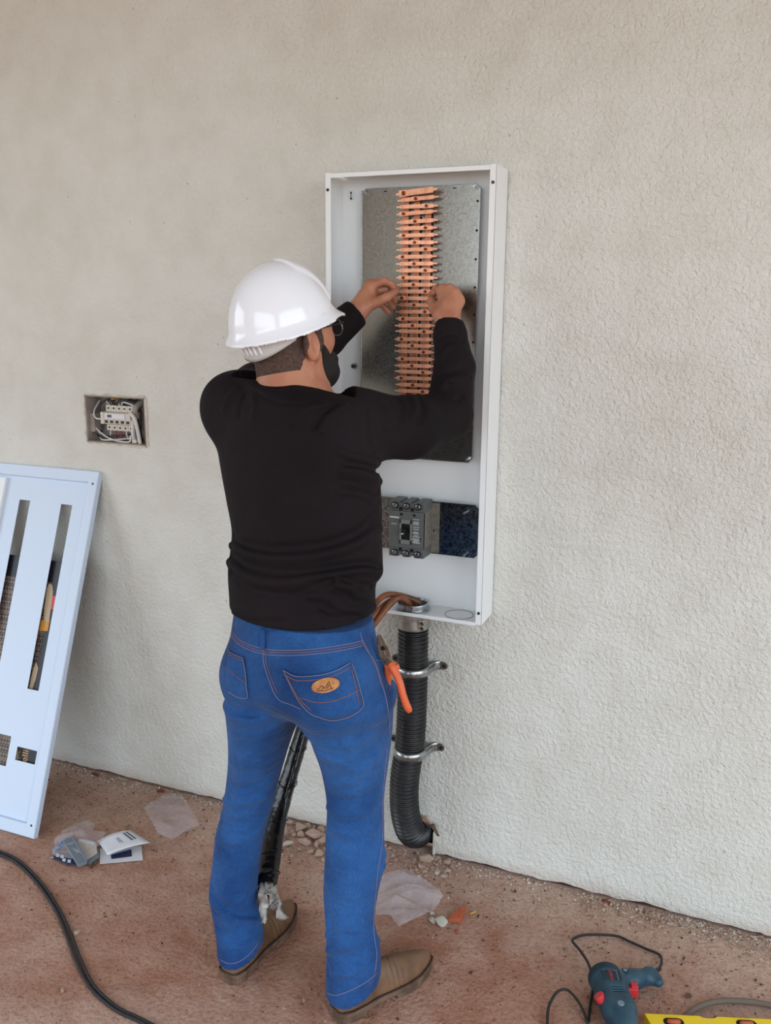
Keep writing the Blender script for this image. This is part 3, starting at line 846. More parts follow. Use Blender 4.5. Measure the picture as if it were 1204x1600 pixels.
def beard_sdf(p):
    q = hl(p); d = head_sdf(p); y, z = q[:, 1], q[:, 2]
    e = d - .005 - .011 * np.clip((-.05 - z) / .05, 0, 1)
    top = np.interp(y, [.02, .035, .06, .08, .2], [.0, -.012, -.048, -.045, -.045])
    reg = np.maximum(np.maximum(.028 - y, z - top), -.140 - z)
    reg = np.maximum(reg, np.abs(q[:, 0]) - .09); reg = np.maximum(reg, y - .125)
    return smax(e, reg, .010)
beard = link_mesh('beard', sdf_mesh('beard', beard_sdf, HC + Vector((-.16, -.16, -.2)), HC + Vector((.18, .18, .08)), .003), MT['beard'], person)

# ---- spectacles
g = MB()
g.tube(spline([hw(.079, -.012, .020), hw(.081, .02, .022), hw(.078, .07, .020), hw(.072, .108, .018)], 5), .0015, 8)
gl = empty('spectacles', hw(0, .10, .01)); gl.parent = person; gl.matrix_parent_inverse = world_of(person).inverted()
gl.name = 'spectacles'
def rim(s):
    return [hw(s * .038 + .033 * math.cos(a), .112 - .010 * abs(s * .038 + .033 * math.cos(a)) / .07, .008 + .022 * math.sin(a)) for a in np.linspace(0, 2 * math.pi, 33)]
g.build('temple_arm', MT['black'], gl, smooth=True)
MB().tube(spline([hw(-.079, -.012, .020), hw(-.081, .02, .022), hw(-.078, .07, .020), hw(-.072, .108, .018)], 5), .0015, 8).build('temple_arm', MT['black'], gl, smooth=True)
for s in (-1, 1):
    MB().tube(rim(s), .0011, 6).build('lens_rim', MT['steel'], gl, smooth=True)

# ---- shirt
YAW = math.radians(-9)
shirt_loft = Loft([
    section(398, 520, 606, -.622, .092, YAW), section(372, 560, 624, -.620, .112, YAW), section(345, 575, 645, -.615, .125, YAW), section(334, 583, 672, -.612, .135, YAW),
    section(335, 590, 705, -.608, .138, YAW), section(341, 594, 745, -.606, .136, YAW),
    section(349, 597, 790, -.606, .132, YAW), section(357, 597, 835, -.608, .130, YAW),
    section(355, 598, 872, -.610, .138, YAW), section(353, 598, 886, -.612, .142, YAW), section(353, 589, 900, -.612, .143, YAW), section(356, 587, 940, -.614, .146, YAW), section(357, 588, 965, -.616, .150, YAW), section(357, 588, 1000, -.618, .152, YAW)], YAW)
def arm_sdf(p):
    d = chain(p, [R_SH + Vector((-.02, -.01, -.005)), P(640, 668, -.42), R_EL + Vector((0, 0, -.004))], [.080, .071, .060], .02)
    d = smin(d, chain(p, [R_EL, P(710, 575, -.255), P(703, 525, -.215), R_WR + Vector((0, 0, .002))], [.058, .050, .041, .0355], .01), .012)
    e = chain(p, [L_SH + Vector((.01, 0, .004)), (L_SH + L_EL) / 2 + Vector((0, 0, .003)), L_EL], [.076, .066, .056], .02)
    e = smin(e, chain(p, [L_EL, (L_EL * .4 + L_WR * .6), L_WR - (L_WR - L_EL).normalized() * .012], [.055, .048, .0395], .01), .015)
    return d, e
def shirt_base(p):
    d = shirt_loft(p)
    r, l = arm_sdf(p)
    d = smin(d, r, .035); d = smin(d, l, .045)
    d = smin(d, cone(p, NECK + Vector((-.03, .02, -.03)), L_SH + Vector((0, 0, .01)), .07, .062), .05)
    d = smin(d, cone(p, NECK + Vector((.03, .02, -.035)), R_SH + Vector((-.02, 0, .0)), .07, .068), .05)
    return d
# folds, drawn where the cloth creases: (points, width, height)
FOLDS = [
    ([(402, 612), (418, 623), (440, 630), (470, 632), (500, 628), (515, 620)], .003, -.0012),
    ([(362, 838), (380, 850), (420, 858), (470, 856), (520, 848), (560, 832), (586, 806)], .010, -.0045),
    ([(362, 852), (400, 868), (450, 872), (505, 866), (555, 850), (592, 826)], .009, .005),
    ([(360, 868), (390, 885), (430, 893), (480, 893), (530, 887), (570, 882), (596, 886)], .008, -.0045),
    ([(358, 878), (385, 900), (425, 910), (470, 908)], .009, .005),
    ([(470, 905), (520, 896), (560, 890), (592, 893)], .008, .0055),
    ([(360, 895), (385, 918), (420, 928), (460, 930), (490, 918), (515, 908)], .008, -.004),
    ([(480, 930), (510, 935), (530, 948), (560, 952), (584, 948)], .007, .004),
    ([(525, 912), (545, 918), (556, 930), (575, 934)], .006, .004), ([(535, 905), (560, 912), (580, 918)], .005, -.0035),
    ([(500, 960), (525, 968), (550, 964), (575, 972)], .007, -.003), ([(365, 955), (400, 962), (440, 960)], .008, .003),
    ([(540, 725), (570, 728), (594, 738)], .005, -.004), ([(535, 735), (568, 740), (594, 752)], .006, .004),
    ([(530, 705), (560, 715), (592, 722)], .006, .0035), ([(528, 752), (560, 757), (592, 768)], .006, -.003), ([(530, 768), (562, 772), (592, 785)], .006, .003),
    ([(455, 662), (472, 645), (490, 635), (508, 632)], .007, .0045), ([(490, 668), (497, 650), (508, 640), (520, 634)], .006, -.004), ([(503, 672), (512, 655), (528, 640), (540, 632)], .007, .005),
    ([(372, 648), (376, 632), (383, 616)], .005, -.004), ([(350, 640), (356, 622), (368, 608)], .006, .004), ([(395, 655), (398, 636), (395, 620)], .006, .003),
    ([(572, 632), (577, 655), (578, 690), (590, 720)], .0045, -.0035),
    ([(622, 622), (630, 640), (628, 655)], .005, -.0045), ([(655, 622), (662, 640), (655, 660)], .005, -.006), ([(645, 620), (648, 640), (643, 655)], .006, .004),
    ([(714, 625), (722, 617), (716, 608), (700, 600)], .005, -.005), ([(690, 605), (710, 592), (735, 590)], .007, .004), ([(688, 585), (710, 578), (735, 572)], .006, -.003),
    ([(600, 632), (606, 650), (602, 668)], .006, .003), ([(688, 560), (705, 540), (725, 545)], .006, .004), ([(684, 530), (702, 522), (722, 528)], .004, -.003)]
FOLD3 = []
for pix, w, h in FOLDS:
    FOLD3.append((march(shirt_base, densify(smooth_pix(pix, 4), 9)), w, h * 2.8))
HEM_Z = lambda p: P(473, 986, -.62).z + 0 * p[:, 0]
COLLAR_C = NECK + Vector((0, 0, .020))
_cn = Vector((0.08, .30, 1)).normalized()
CUFF_R = (R_WR - R_EL).normalized(); CUFF_L = (L_WR - L_EL).normalized()
hem_pts = [(P(357, 972, -.62)), P(420, 983, -.70), P(500, 989, -.70), P(588, 978, -.58)]
HEM0 = P(473, 987, -.755)
def shirt_sdf(p):
    d = shirt_base(p)
    near = np.abs(d) < .03
    if near.any():
        pn = p[near]; dn = d[near]
        for pts, w, h in FOLD3:
            lo = pts.min(0) - .04; hi = pts.max(0) + .04
            s = np.all((pn > lo) & (pn < hi), axis=1)
            if s.any():
                dn[s] -= h * np.exp(-(polyline_dist(pn[s], pts) / w) ** 2)
        d[near] = dn
    # neckline, cuffs and hem are open cloth
    nk = smax((neck_sdf(p) - .004), (-(p - V3(COLLAR_C)) @ V3(_cn)) - .02, .004)
    nr = np.linalg.norm(p[:, :2] - V3(COLLAR_C)[:2], axis=1) < .14
    d = np.where(nr, smax(d, (p - V3(COLLAR_C)) @ V3(_cn), .006), d)
    d = smax(d, -nk, .003)
    for wr, el, ax in ((R_WR, R_EL, CUFF_R), (L_WR, L_EL, CUFF_L)):
        c = np.maximum(cone(p, wr - ax * .045, wr + ax * .1, .0295, .036), -((p - V3(wr)) @ V3(ax)) - .03)
        cut = np.maximum((p - V3(wr)) @ V3(ax) - .004, np.linalg.norm(p - V3(wr), axis=1) - .12)
        d = np.where(np.linalg.norm(p - V3(wr), axis=1) < .10, smax(d, (p - V3(wr)) @ V3(ax) - .003, .004), d)
        d = np.maximum(d, -c)
    zb = HEM0.z + (p[:, 0] - HEM0.x) * .02 - (p[:, 1] - HEM0.y) * -.06
    d = smax(d, zb - p[:, 2], .004)
    inner = np.maximum(shirt_loft(p, -.013), p[:, 2] - zb - .03)
    return np.maximum(d, -inner)
shirt = link_mesh('shirt', sdf_mesh('shirt', shirt_sdf, (-1.25, -.82, .84), (-.58, -.14, 1.70), .0038), MT['shirt'], person)

# ---- jeans
HYAW = math.radians(-11)
hip_loft = Loft([section(363, 583, 955, -.618, .130, HYAW), section(359, 588, 985, -.618, .140, HYAW), section(355, 600, 1015, -.618, .150, HYAW), section(351, 611, 1050, -.616, .158, HYAW),
                 section(354, 615, 1072, -.612, .148, HYAW), section(366, 606, 1090, -.608, .122, HYAW), section(385, 590, 1104, -.604, .09, HYAW)], HYAW)
L1 = [(355, 482, 1085, -.612, .142), (358, 472, 1115, -.608, .130), (360, 457, 1150, -.605, .112), (357, 441, 1200, -.602, .085), (350, 428, 1250, -.608, .076), (338, 414, 1300, -.622, .070),
      (332, 405, 1350, -.640, .066), (327, 402, 1395, -.652, .063), (333, 405, 1430, -.660, .062), (339, 411, 1462, -.664, .068), (341, 413, 1490, -.668, .076), (342, 414, 1515, -.670, .082)]
R1 = [(472, 617, 1085, -.612, .146), (478, 615, 1115, -.608, .135), (489, 613, 1150, -.604, .118), (503, 606, 1200, -.600, .090), (511, 600, 1250, -.606, .080), (509, 600, 1300, -.618, .075),
      (507, 600, 1345, -.632, .070), (505, 590, 1395, -.644, .064), (508, 585, 1440, -.656, .062), (510, 594, 1485, -.660, .068), (509, 595, 1520, -.664, .076), (509, 592, 1560, -.666, .082)]
leg_l = Loft([section(*r, 0.1) for r in L1], .1)
leg_r = Loft([section(*r, -.15) for r in R1], -.15)
def jeans_base(p):
    d = smin(leg_l(p), leg_r(p), .012)
    d = smin(d, hip_loft(p), .040)
    # seat
    d = smin(d, ellip(p, P(395, 1058, -.68), (.075, .075, .085)), .04)
    d = smin(d, ellip(p, P(512, 1070, -.70), (.082, .075, .090)), .04)
    return d
JF = [([(418, 985), (412, 1010), (414, 1035), (424, 1065), (438, 1092), (462, 1102)], .012, -.006),
      ([(368, 1104), (395, 1112), (425, 1108)], .012, -.003), ([(480, 1122), (510, 1130), (545, 1126), (580, 1110)], .012, -.003),
      ([(500, 1180), (530, 1192), (565, 1206)], .008, .004), ([(515, 1225), (550, 1218), (590, 1180)], .010, .004), ([(515, 1245), (545, 1250), (590, 1236)], .008, -.0035),
      ([(512, 1262), (540, 1272), (580, 1268)], .007, .0035), ([(515, 1295), (545, 1300), (590, 1292)], .008, .0035), ([(510, 1310), (540, 1318), (590, 1310)], .007, -.003),
      ([(362, 1190), (390, 1195), (430, 1180)], .008, .004), ([(355, 1225), (385, 1232), (420, 1216)], .008, -.004), ([(350, 1250), (380, 1256), (412, 1245)], .008, .004),
      ([(342, 1280), (370, 1288), (405, 1276)], .007, -.0035), ([(338, 1310), (365, 1318), (398, 1306)], .007, .0035),
      ([(330, 1390), (345, 1412), (372, 1428), (400, 1430)], .008, -.0055), ([(330, 1405), (350, 1428), (380, 1440), (405, 1438)], .008, .006), ([(340, 1450), (365, 1462), (400, 1452)], .007, -.004), ([(345, 1475), (370, 1480), (400, 1470)], .007, .004),
      ([(508, 1425), (520, 1450), (518, 1470)], .008, -.006), ([(512, 1485), (540, 1478), (575, 1468), (590, 1470)], .008, .006), ([(515, 1500), (545, 1495), (575, 1510)], .008, -.005),
      ([(580, 1450), (588, 1475), (586, 1500), (578, 1530)], .008, .005), ([(520, 1520), (545, 1520), (570, 1508)], .008, .004), ([(510, 1462), (535, 1450), (560, 1455)], .007, .004),
      ([(596, 1325), (602, 1345), (594, 1362)], .009, .005), ([(382, 1180), (375, 1220), (368, 1260)], .012, .003), ([(540, 1160), (552, 1210), (556, 1260)], .014, .003)]
JF3 = [(march(jeans_base, densify(smooth_pix(pix, 4), 9)), w, h * (1.0 if i < 3 else 2.0)) for i, (pix, w, h) in enumerate(JF)]
hemL = (P(345, 1509, -.70), P(411, 1460, -.60)); hemR = (P(512, 1562, -.70), P(588, 1532, -.60))
def jeans_sdf(p):
    d = jeans_base(p)
    near = np.abs(d) < .03
    if near.any():
        pn = p[near]; dn = d[near]
        for pts, w, h in JF3:
            s = np.all((pn > pts.min(0) - .04) & (pn < pts.max(0) + .04), axis=1)
            if s.any(): dn[s] -= h * np.exp(-(polyline_dist(pn[s], pts) / w) ** 2)
        d[near] = dn
    left = p[:, 0] < (leg_l.t[0].mean() + leg_r.t[0].mean()) / 2
    zl = .056 + np.clip(p[:, 1] + .74, 0, .3) * .30; zr = .052 + np.clip(p[:, 1] + .74, 0, .3) * .30
    d = np.maximum(d, np.where(left, zl, zr) - p[:, 2])
    inn = np.minimum(leg_l(p, -.012), leg_r(p, -.012)); inn = np.maximum(inn, p[:, 2] - .10)
    d = np.maximum(d, -inn)
    return d
jeans_me = sdf_mesh('jeans', jeans_sdf, (-1.26, -.82, 0.0), (-.62, -.40, 1.02), .0042)
jeans = link_mesh('jeans', jeans_me, MT['denim'], person)
_v = np.empty(len(jeans_me.vertices) * 3, dtype=np.float32); jeans_me.vertices.foreach_get('co', _v)
_q = np.empty(len(jeans_me.loops), dtype=np.int32); jeans_me.loops.foreach_get('vertex_index', _q)
jeans_bvh = BVHTree.FromPolygons(_v.reshape(-1, 3).tolist(), _q.reshape(-1, 4).tolist())
def on_jeans(px, py, off=0.0):
    d = Vector(ray(px, py)).normalized()
    h = jeans_bvh.ray_cast(Vector(CAM), d)
    if h[0] is None or (h[0] - Vector(CAM)).length > 2.6: return None
    return h[0] + h[1] * off
def stitch(name, pix, m, r=.0009, off=.0008, step=5, closed=False):
    pts = [on_jeans(x, y, off) for x, y in densify(smooth_pix(pix, 4), step)]
    pts = [p for p in pts if p is not None]
    if len(pts) < 3: return None
    return MB().tube(pts, r, 5).build(name, m, jeans, smooth=True)
def patch(name, rows, m, off=.003, thick=.0022, n=14):
    """cloth patch: rows of pixel polylines from top to bottom"""
    g = []
    for row in rows:
        q = [Vector((x, y, 0)) for x, y in row]; sp = spline(q, 4) if len(q) > 2 else [q[0].lerp(q[1], k / 8) for k in range(9)]
        line = []
        for k in range(n):
            f = k / (n - 1) * (len(sp) - 1); i = min(int(f), len(sp) - 2); line.append(sp[i].lerp(sp[i+1], f - i))
        g.append(line)
    R_ = []
    for k in range(len(g) - 1):
        for t in np.linspace(0, 1, 5)[:-1]: R_.append([a.lerp(b, t) for a, b in zip(g[k], g[k+1])])
    R_.append(g[-1])
    out = []
    for line in R_:
        o = []
        for v in line:
            p = on_jeans(v.x, v.y, off)
            if p is None: p = o[-1] if o else on_jeans(v.x + 4, v.y, off) or on_jeans(v.x + 10, v.y, off)
            o.append(p)
        if any(p is None for p in o): continue
        out.append(o)
    return MB().grid(out).build(name, m, jeans, smooth=True, solid=thick)
RP = [[(443, 1045), (465, 1055), (500, 1053), (525, 1046), (547, 1034)], [(452, 1065), (470, 1073), (505, 1073), (532, 1064), (553, 1052)],
      [(463, 1088), (480, 1094), (510, 1094), (538, 1086), (559, 1076)], [(475, 1106), (490, 1111), (513, 1112), (540, 1106), (564, 1095)], [(483, 1112), (495, 1117), (520, 1122), (545, 1116), (565, 1104)]]
LP = [[(359, 1017), (368, 1022), (381, 1026)], [(356, 1045), (369, 1052), (385, 1056)], [(355, 1070), (370, 1080), (387, 1082)], [(362, 1082), (374, 1089), (388, 1089)]]
patch('back_pocket', RP, MT['denim'])
patch('back_pocket', LP, MT['denim'])
T, TO = MT['thread'], MT['thread_o']
po = .0052
stitch('pocket_stitching', [(444, 1047), (465, 1057), (500, 1055), (525, 1048), (546, 1036)], T, off=po)
stitch('pocket_stitching', [(446, 1053), (466, 1063), (501, 1061), (526, 1054), (548, 1042)], TO, off=po)
stitch('pocket_stitching', [(444, 1047), (455, 1070), (466, 1090), (483, 1111), (500, 1119), (520, 1123), (545, 1117), (565, 1103), (561, 1080), (554, 1055), (547, 1036)], T, off=po)
stitch('pocket_stitching', [(450, 1056), (460, 1076), (472, 1094), (487, 1108)], TO, off=po, r=.0008)
stitch('pocket_stitching', [(470, 1089), (495, 1096), (520, 1094), (545, 1085), (559, 1077)], TO, off=po)
stitch('pocket_stitching', [(558, 1098), (553, 1070), (547, 1046)], TO, off=po, r=.0008)
stitch('pocket_stitching', [(360, 1019), (369, 1024), (380, 1028)], T, off=po)
stitch('pocket_stitching', [(360, 1023), (369, 1028), (381, 1032)], TO, off=po)
stitch('pocket_stitching', [(381, 1027), (385, 1050), (387, 1075), (388, 1088), (374, 1088), (358, 1079)], T, off=po)
stitch('pocket_stitching', [(357, 1045), (370, 1055), (384, 1066)], TO, off=po, r=.0008)
for dy, m_ in ((0, T), (4, TO), (8, T)):
    stitch('waistband_stitching', [(361, 985 + dy), (375, 1000 + dy), (395, 1009 + dy), (420, 1015 + dy), (460, 1016 + dy), (500, 1013 + dy), (540, 1007 + dy), (566, 1001 + dy)], m_)
stitch('seat_seam', [(408, 985), (411, 1010), (412, 1035), (420, 1062), (430, 1086), (440, 1096), (452, 1100), (470, 1108)], T)
stitch('seat_seam', [(414, 1012), (416, 1035), (424, 1060), (433, 1082)], TO, r=.0008)
stitch('side_seam', [(562, 988), (568, 1008), (585, 1035), (594, 1062), (602, 1090), (607, 1120), (608, 1150)], T)
stitch('side_seam', [(566, 1000), (576, 1020), (588, 1045), (594, 1070)], TO, r=.0008)
stitch('side_seam', [(604, 1170), (600, 1210), (597, 1260), (597, 1310), (590, 1360), (586, 1400), (583, 1450), (588, 1490), (585, 1520)], T, r=.0009)
stitch('front_pocket_stitching', [(587, 1032), (596, 1032), (606, 1036)], T)
for a in ([(409, 984), (408, 1000), (410, 1016)], [(413, 984), (413, 1000), (414, 1014)]): stitch('belt_loop_stitching', a, T, off=.003)
patch('belt_loop', [[(407.5, 983), (411, 983), (414.5, 983)], [(407, 1000), (411, 1000), (415, 1000)], [(408, 1015), (411.5, 1015), (415, 1015)]], MT['denim'], n=6)
for pix in ([(344, 1499), (356, 1505), (372, 1503), (390, 1490), (404, 1472)], [(511, 1551), (525, 1555), (550, 1546), (575, 1532), (588, 1520)]):
    stitch('hem_stitching', pix, T, r=.0009)
# leather label on the right pocket
cxy = (509, 1070); rows = []
for t in np.linspace(-1, 1, 9):
    hw_ = math.sqrt(max(0.0, 1 - (t * .985) ** 2)); k = t * 11.0
    rows.append([(cxy[0] + s * 20.5 * hw_, cxy[1] + k - s * 20.5 * hw_ * .16) for s in (-1, -.5, 0, .5, 1)])
lab = patch('leather_label', rows, MT['patch'], off=.0085, thick=.003, n=13)
def mark(pix, r=.0009):
    pts = [on_jeans(x, y, .0105) for x, y in densify(pix, 3)]
    pts = [p for p in pts if p is not None]
    o = MB().tube(pts, r, 5).build('label_mark', MT['emboss'], lab)
for pix in ([(498, 1076), (504, 1070), (508, 1075), (514, 1064), (517, 1074)], [(496, 1078), (508, 1078), (520, 1074)], [(503, 1077), (507, 1072)], [(511, 1075), (514, 1069)], [(519, 1066), (521, 1067)]): mark(pix)

# ---- boots
def build_boot(heel, toe, name_label):
    h = Vector((heel[0], heel[1], 0)); t_ = Vector((toe[0], toe[1], 0)); ax = (t_ - h); Lb = ax.length; ax.normalize()
    sd = Vector((ax.y, -ax.x, 0))
    A = np.array([list(sd), list(ax), [0, 0, 1]], dtype=np.float32).T; org = V3(h)
    half = [(0.0, .012), (.008, .026), (.03, .035), (.07, .037), (.11, .036), (.16, .042), (.20, .046), (.24, .041), (.275, .027), (.295, .015), (.305, .005)]
    k = Lb / .305
    hx = np.array([a * k for a, _ in half]); hwid = np.array([b for _, b in half])
    def upper(p):
        q = (p - org) @ A; y = q[:, 1]
        wv = np.interp(y, hx, hwid - .003)
        top = np.interp(y, [0, .05 * k, .10 * k, .15 * k, .20 * k, .25 * k, .285 * k, .30 * k], [.060, .085, .100, .092, .078, .064, .052, .042])
        zc = .018; hh = np.maximum(top - zc, .01)
        zz = np.clip((q[:, 2] - zc) / hh, -1, 1.5)
        d = (np.sqrt((q[:, 0] / np.maximum(wv, .003)) ** 2 + np.maximum(zz, 0) ** 2) - 1) * np.minimum(wv, hh)
        d = np.maximum(d, zc - q[:, 2]); d = np.maximum(d, np.maximum(.004 - y, y - Lb + .004))
        leg = cone(q, (0, .068 * k, .05), (0, .070 * k, .11), .034, .034)
        d = smin(d, leg, .02); d = np.maximum(d, q[:, 2] - .13)
        crease = .0016 * np.sin(y * 420) * np.exp(-((y - .165 * k) / .018) ** 2)
        return d - crease
    root = empty('boot', h); root.parent = person; root.matrix_parent_inverse = world_of(person).inverted()
    c = h + ax * (Lb / 2)
    me = sdf_mesh('upper', upper, (c.x - .2, c.y - .2, 0), (c.x + .2, c.y + .2, .18), .0035)
    link_mesh('upper', me, MT['leather'], root)
    out = [(b + .004, a) for a, b in zip(hx, hwid)]; poly = out + [(-x, y) for x, y in out[::-1]]
    fr = frame(h, sd, ax, (0, 0, 1))
    MB().prism(poly, .012, .026, fr).build('sole', MT['sole'], root, bevel=.003)
    hp = [p for p in out if p[1] < .085 * k]; hp = hp + [(-x, y) for x, y in hp[::-1]]
    MB().prism(hp, .0005, .013, fr).build('heel', MT['sole'], root, bevel=.002)
    fp = [p for p in out if p[1] > .135 * k]; fp = fp + [(-x, y) for x, y in fp[::-1]]
    MB().prism(fp, .0005, .013, fr).build('forefoot_sole', MT['sole'], root, bevel=.002)
    # welt seam
    MB().tube([fr @ Vector((x * .97, y * .995 + .001, .028)) for x, y in poly + poly[:1]], .0018, 6).build('welt', MT['leather_d'], root, smooth=True)
    root['label'] = name_label
    return root
MT['leather_d'] = mat('dark_welt', (66, 46, 34), .7)
build_boot((-1.105, -.722), (-1.082, -.410), 'left brown leather boot')
build_boot((-.806, -.722), (-.655, -.455), 'right brown leather boot pointing outward')

# ------------------------------------------------------------------ hard hat
def build_hat():
    a_, b_, hgt = .124, .104, .139                       # half length, half width, dome height
    O = hw(0, -.012, .036)
    # the shell sits a little further back than the head
    tf = math.radians(4); F2 = (HF * math.cos(tf) + HU * math.sin(tf)); U2 = HR.cross(F2)
    HM2 = np.array([list(HR), list(F2), list(U2)], dtype=np.float32).T
    def loc(p): return (p - V3(O)) @ HM2
    def w(x, y, z): return O + HR * x + F2 * y + U2 * z
    def dome(q, g=0.0):
        z = q[:, 2]
        d = ellip(q * np.array([1, 1, 1], dtype=np.float32), (0, -.004, -.012), (b_ + g, a_ + g, hgt + .012 + g))
        return d
    def shell(p):
        q = loc(p); x, y, z = q[:, 0], q[:, 1], q[:, 2]
        d = dome(q)
        # raised front panel with a sloping upper edge
        pan = np.maximum(np.maximum(np.abs(x) - (.058 - .10 * np.clip(z - .06, 0, 1) * .6), .014 - y + .3 * np.abs(x)), .028 - z)
        d = smin(d, smax(dome(q, .0055), pan, .010), .003)
        d = np.maximum(d, -z)
        # flared rim with peak
        ang = np.arctan2(x / b_, (y + .004) / a_)
        rr = np.sqrt((x / b_) ** 2 + ((y + .004) / a_) ** 2)
        ext = .012 + .016 * np.exp(-(ang / .62) ** 4)
        rout = 1 + ext / np.where(np.abs(np.cos(ang)) > .5, a_, b_)
        zc = .004 - .10 * np.maximum(rr - 1, 0) + .002
        rim = np.maximum((rr - rout) * b_, np.abs(z - zc) - .0028)
        d = smin(d, rim, .014)
        # hollow inside
        d = np.maximum(d, -np.maximum(ellip(q, (0, -.004, -.012), (b_ - .007, a_ - .007, hgt + .005)), -.02 - z * 0 + -.5))
        # slot of the accessory mount
        sl = polyline_dist(q, np.array([(b_ * .93, .038, .017), (b_ * .80, .074, .020), (b_ * .72, .090, .022)], dtype=np.float32)) - .0022
        d = smax(d, -sl, .001)
        d = smax(d, -(polyline_dist(q, np.array([(-b_ * .93, .038, .017), (-b_ * .80, .074, .020)], dtype=np.float32)) - .0022), .001)
        return d
    hat = empty('hard_hat', O)
    tag(hat, 'glossy white hard hat with raised front panel worn by the worker', 'hard hat')
    me = sdf_mesh('shell', shell, O + Vector((-.21, -.21, -.10)), O + Vector((.21, .21, .20)), .0025)
    link_mesh('shell', me, MT['helmet'], hat)
    # nape strap of the suspension
    rows = []; N_ = 41
    for t in np.linspace(0, 1, 7):
        line = []
        for k in range(N_):
            s = -1.25 + 2.5 * k / (N_ - 1)
            ph = math.pi + s * 1.05
            drop = .010 + .034 * math.cos(s) ** 1.5 if abs(s) < 1.5 else .01
            zz = .006 - t * (drop + .008)
            line.append(w((.082 + .004 * (1 - t)) * math.sin(ph) * -1, -.010 + (.102 - .006 * t) * math.cos(ph), zz))
        rows.append(line)
    band = MB().grid(rows).build('nape_strap', MT['band'], hat, smooth=True, solid=.0025)
    for s in (-.42, -.28, -.02, .12, .26, .40):
        ph = math.pi + s * 1.05
        q = [w((.0855 - .003 * t) * math.sin(ph + .05 * t) * -1, -.010 + (.1055 - .006 * t) * math.cos(ph + .05 * t), .004 - t * .036) for t in np.linspace(0, 1, 6)]
        MB().tube(q, .0022, 6).build('strap_rib', MT['helmet'], band, smooth=True)
    return hat
build_hat()
# ------------------------------------------------------------------ conduit, fitting, clamps, cables
def build_conduit():
    top = P(645, 985, -.058); cx, cy = top.x, -.058
    R_ = .0435
    lo = P(634, 1240, -.062)
    path = spline([Vector((cx, cy, .812)), Vector((cx + .001, cy, .70)), Vector((cx + .001, cy, .55)), Vector((cx - .003, cy - .002, .40)), Vector((lo.x - .004, -.064, .28)),
                   Vector((lo.x - .002, -.066, .18)), Vector((lo.x + .008, -.045, .10)), Vector((lo.x + .016, -.004, .066)), Vector((lo.x + .020, .06, .058))], 40)
    # resample evenly
    d = [0]
    for a, b in zip(path[:-1], path[1:]): d.append(d[-1] + (b - a).length)
    step = .0125 / 6; n = int(d[-1] / step); pts = []
    xs = np.linspace(0, d[-1], n); A = np.array([list(p) for p in path])
    pts = [Vector(v) for v in np.stack([np.interp(xs, d, A[:, k]) for k in range(3)], 1)]
    prof = [-.0016, 0, .0044, .0056, .0044, 0]
    rad = [R_ - .004 + prof[i % 6] for i in range(n)]
    t = empty('corrugated_conduit', pts[-1]); tag(t, 'thick black corrugated conduit running from the cabinet into the wall', 'conduit')
    MB().tube(pts, R_, 36, radii=rad, caps=False).build('ribbed_pipe', MT['conduit'], t, smooth=True)
    # cast fitting under the cabinet and its lock ring inside
    f = MB()
    def lathe(m, prof_, c, n=40):
        m.grid([[Vector((c.x + r * math.cos(a), c.y + r * math.sin(a), z)) for a in np.linspace(0, 2 * math.pi, n, endpoint=False)] for r, z in prof_], closed=True)
    c = Vector((cx, cy, 0)); zb = CZ0 - .001
    lathe(f, [(.040, zb - .052), (.0475, zb - .052), (.0485, zb - .046), (.0485, zb - .020), (.0495, zb - .018), (.0505, zb - .003), (.049, zb), (.036, zb), (.036, zb - .052), (.040, zb - .052)], c)
    fo = f.build('pipe_fitting', MT['cast'], t, smooth=False, bevel=.0008)
    s = P(656, 978, -.108)
    a = Vector((cx + .036, cy - .036, zb - .030))
    MB().box((-.008, -.006, -.014), (.008, .008, .014), Matrix.Translation(a) @ Matrix.Rotation(.75, 4, 'Z')).build('clamp_lug', MT['cast'], fo, bevel=.002)
    for dz in (-.007, .007):
        q = a + Vector((.004, -.004, dz)); MB().cyl(q, q + Vector((.006, -.010, 0)), .0048, 8).build('lug_screw', MT['dark_steel'], fo)
    f = MB(); zi = CZ0 + .0025
    lathe(f, [(.038, zi), (.0495, zi), (.0500, zi + .004), (.0455, zi + .0045), (.0455, zi + .018), (.0445, zi + .020), (.041, zi + .020), (.0395, zi + .014), (.038, zi)], c)
    f.build('lock_ring', MT['steel'], t, smooth=False)
    return t, cx, cy
MT['cast'] = mat('cast_aluminium', (176, 172, 164), .45, .8, (150, 146, 138), 40, bump=.15, bscale=150)
conduit, CNX, CNY = build_conduit()

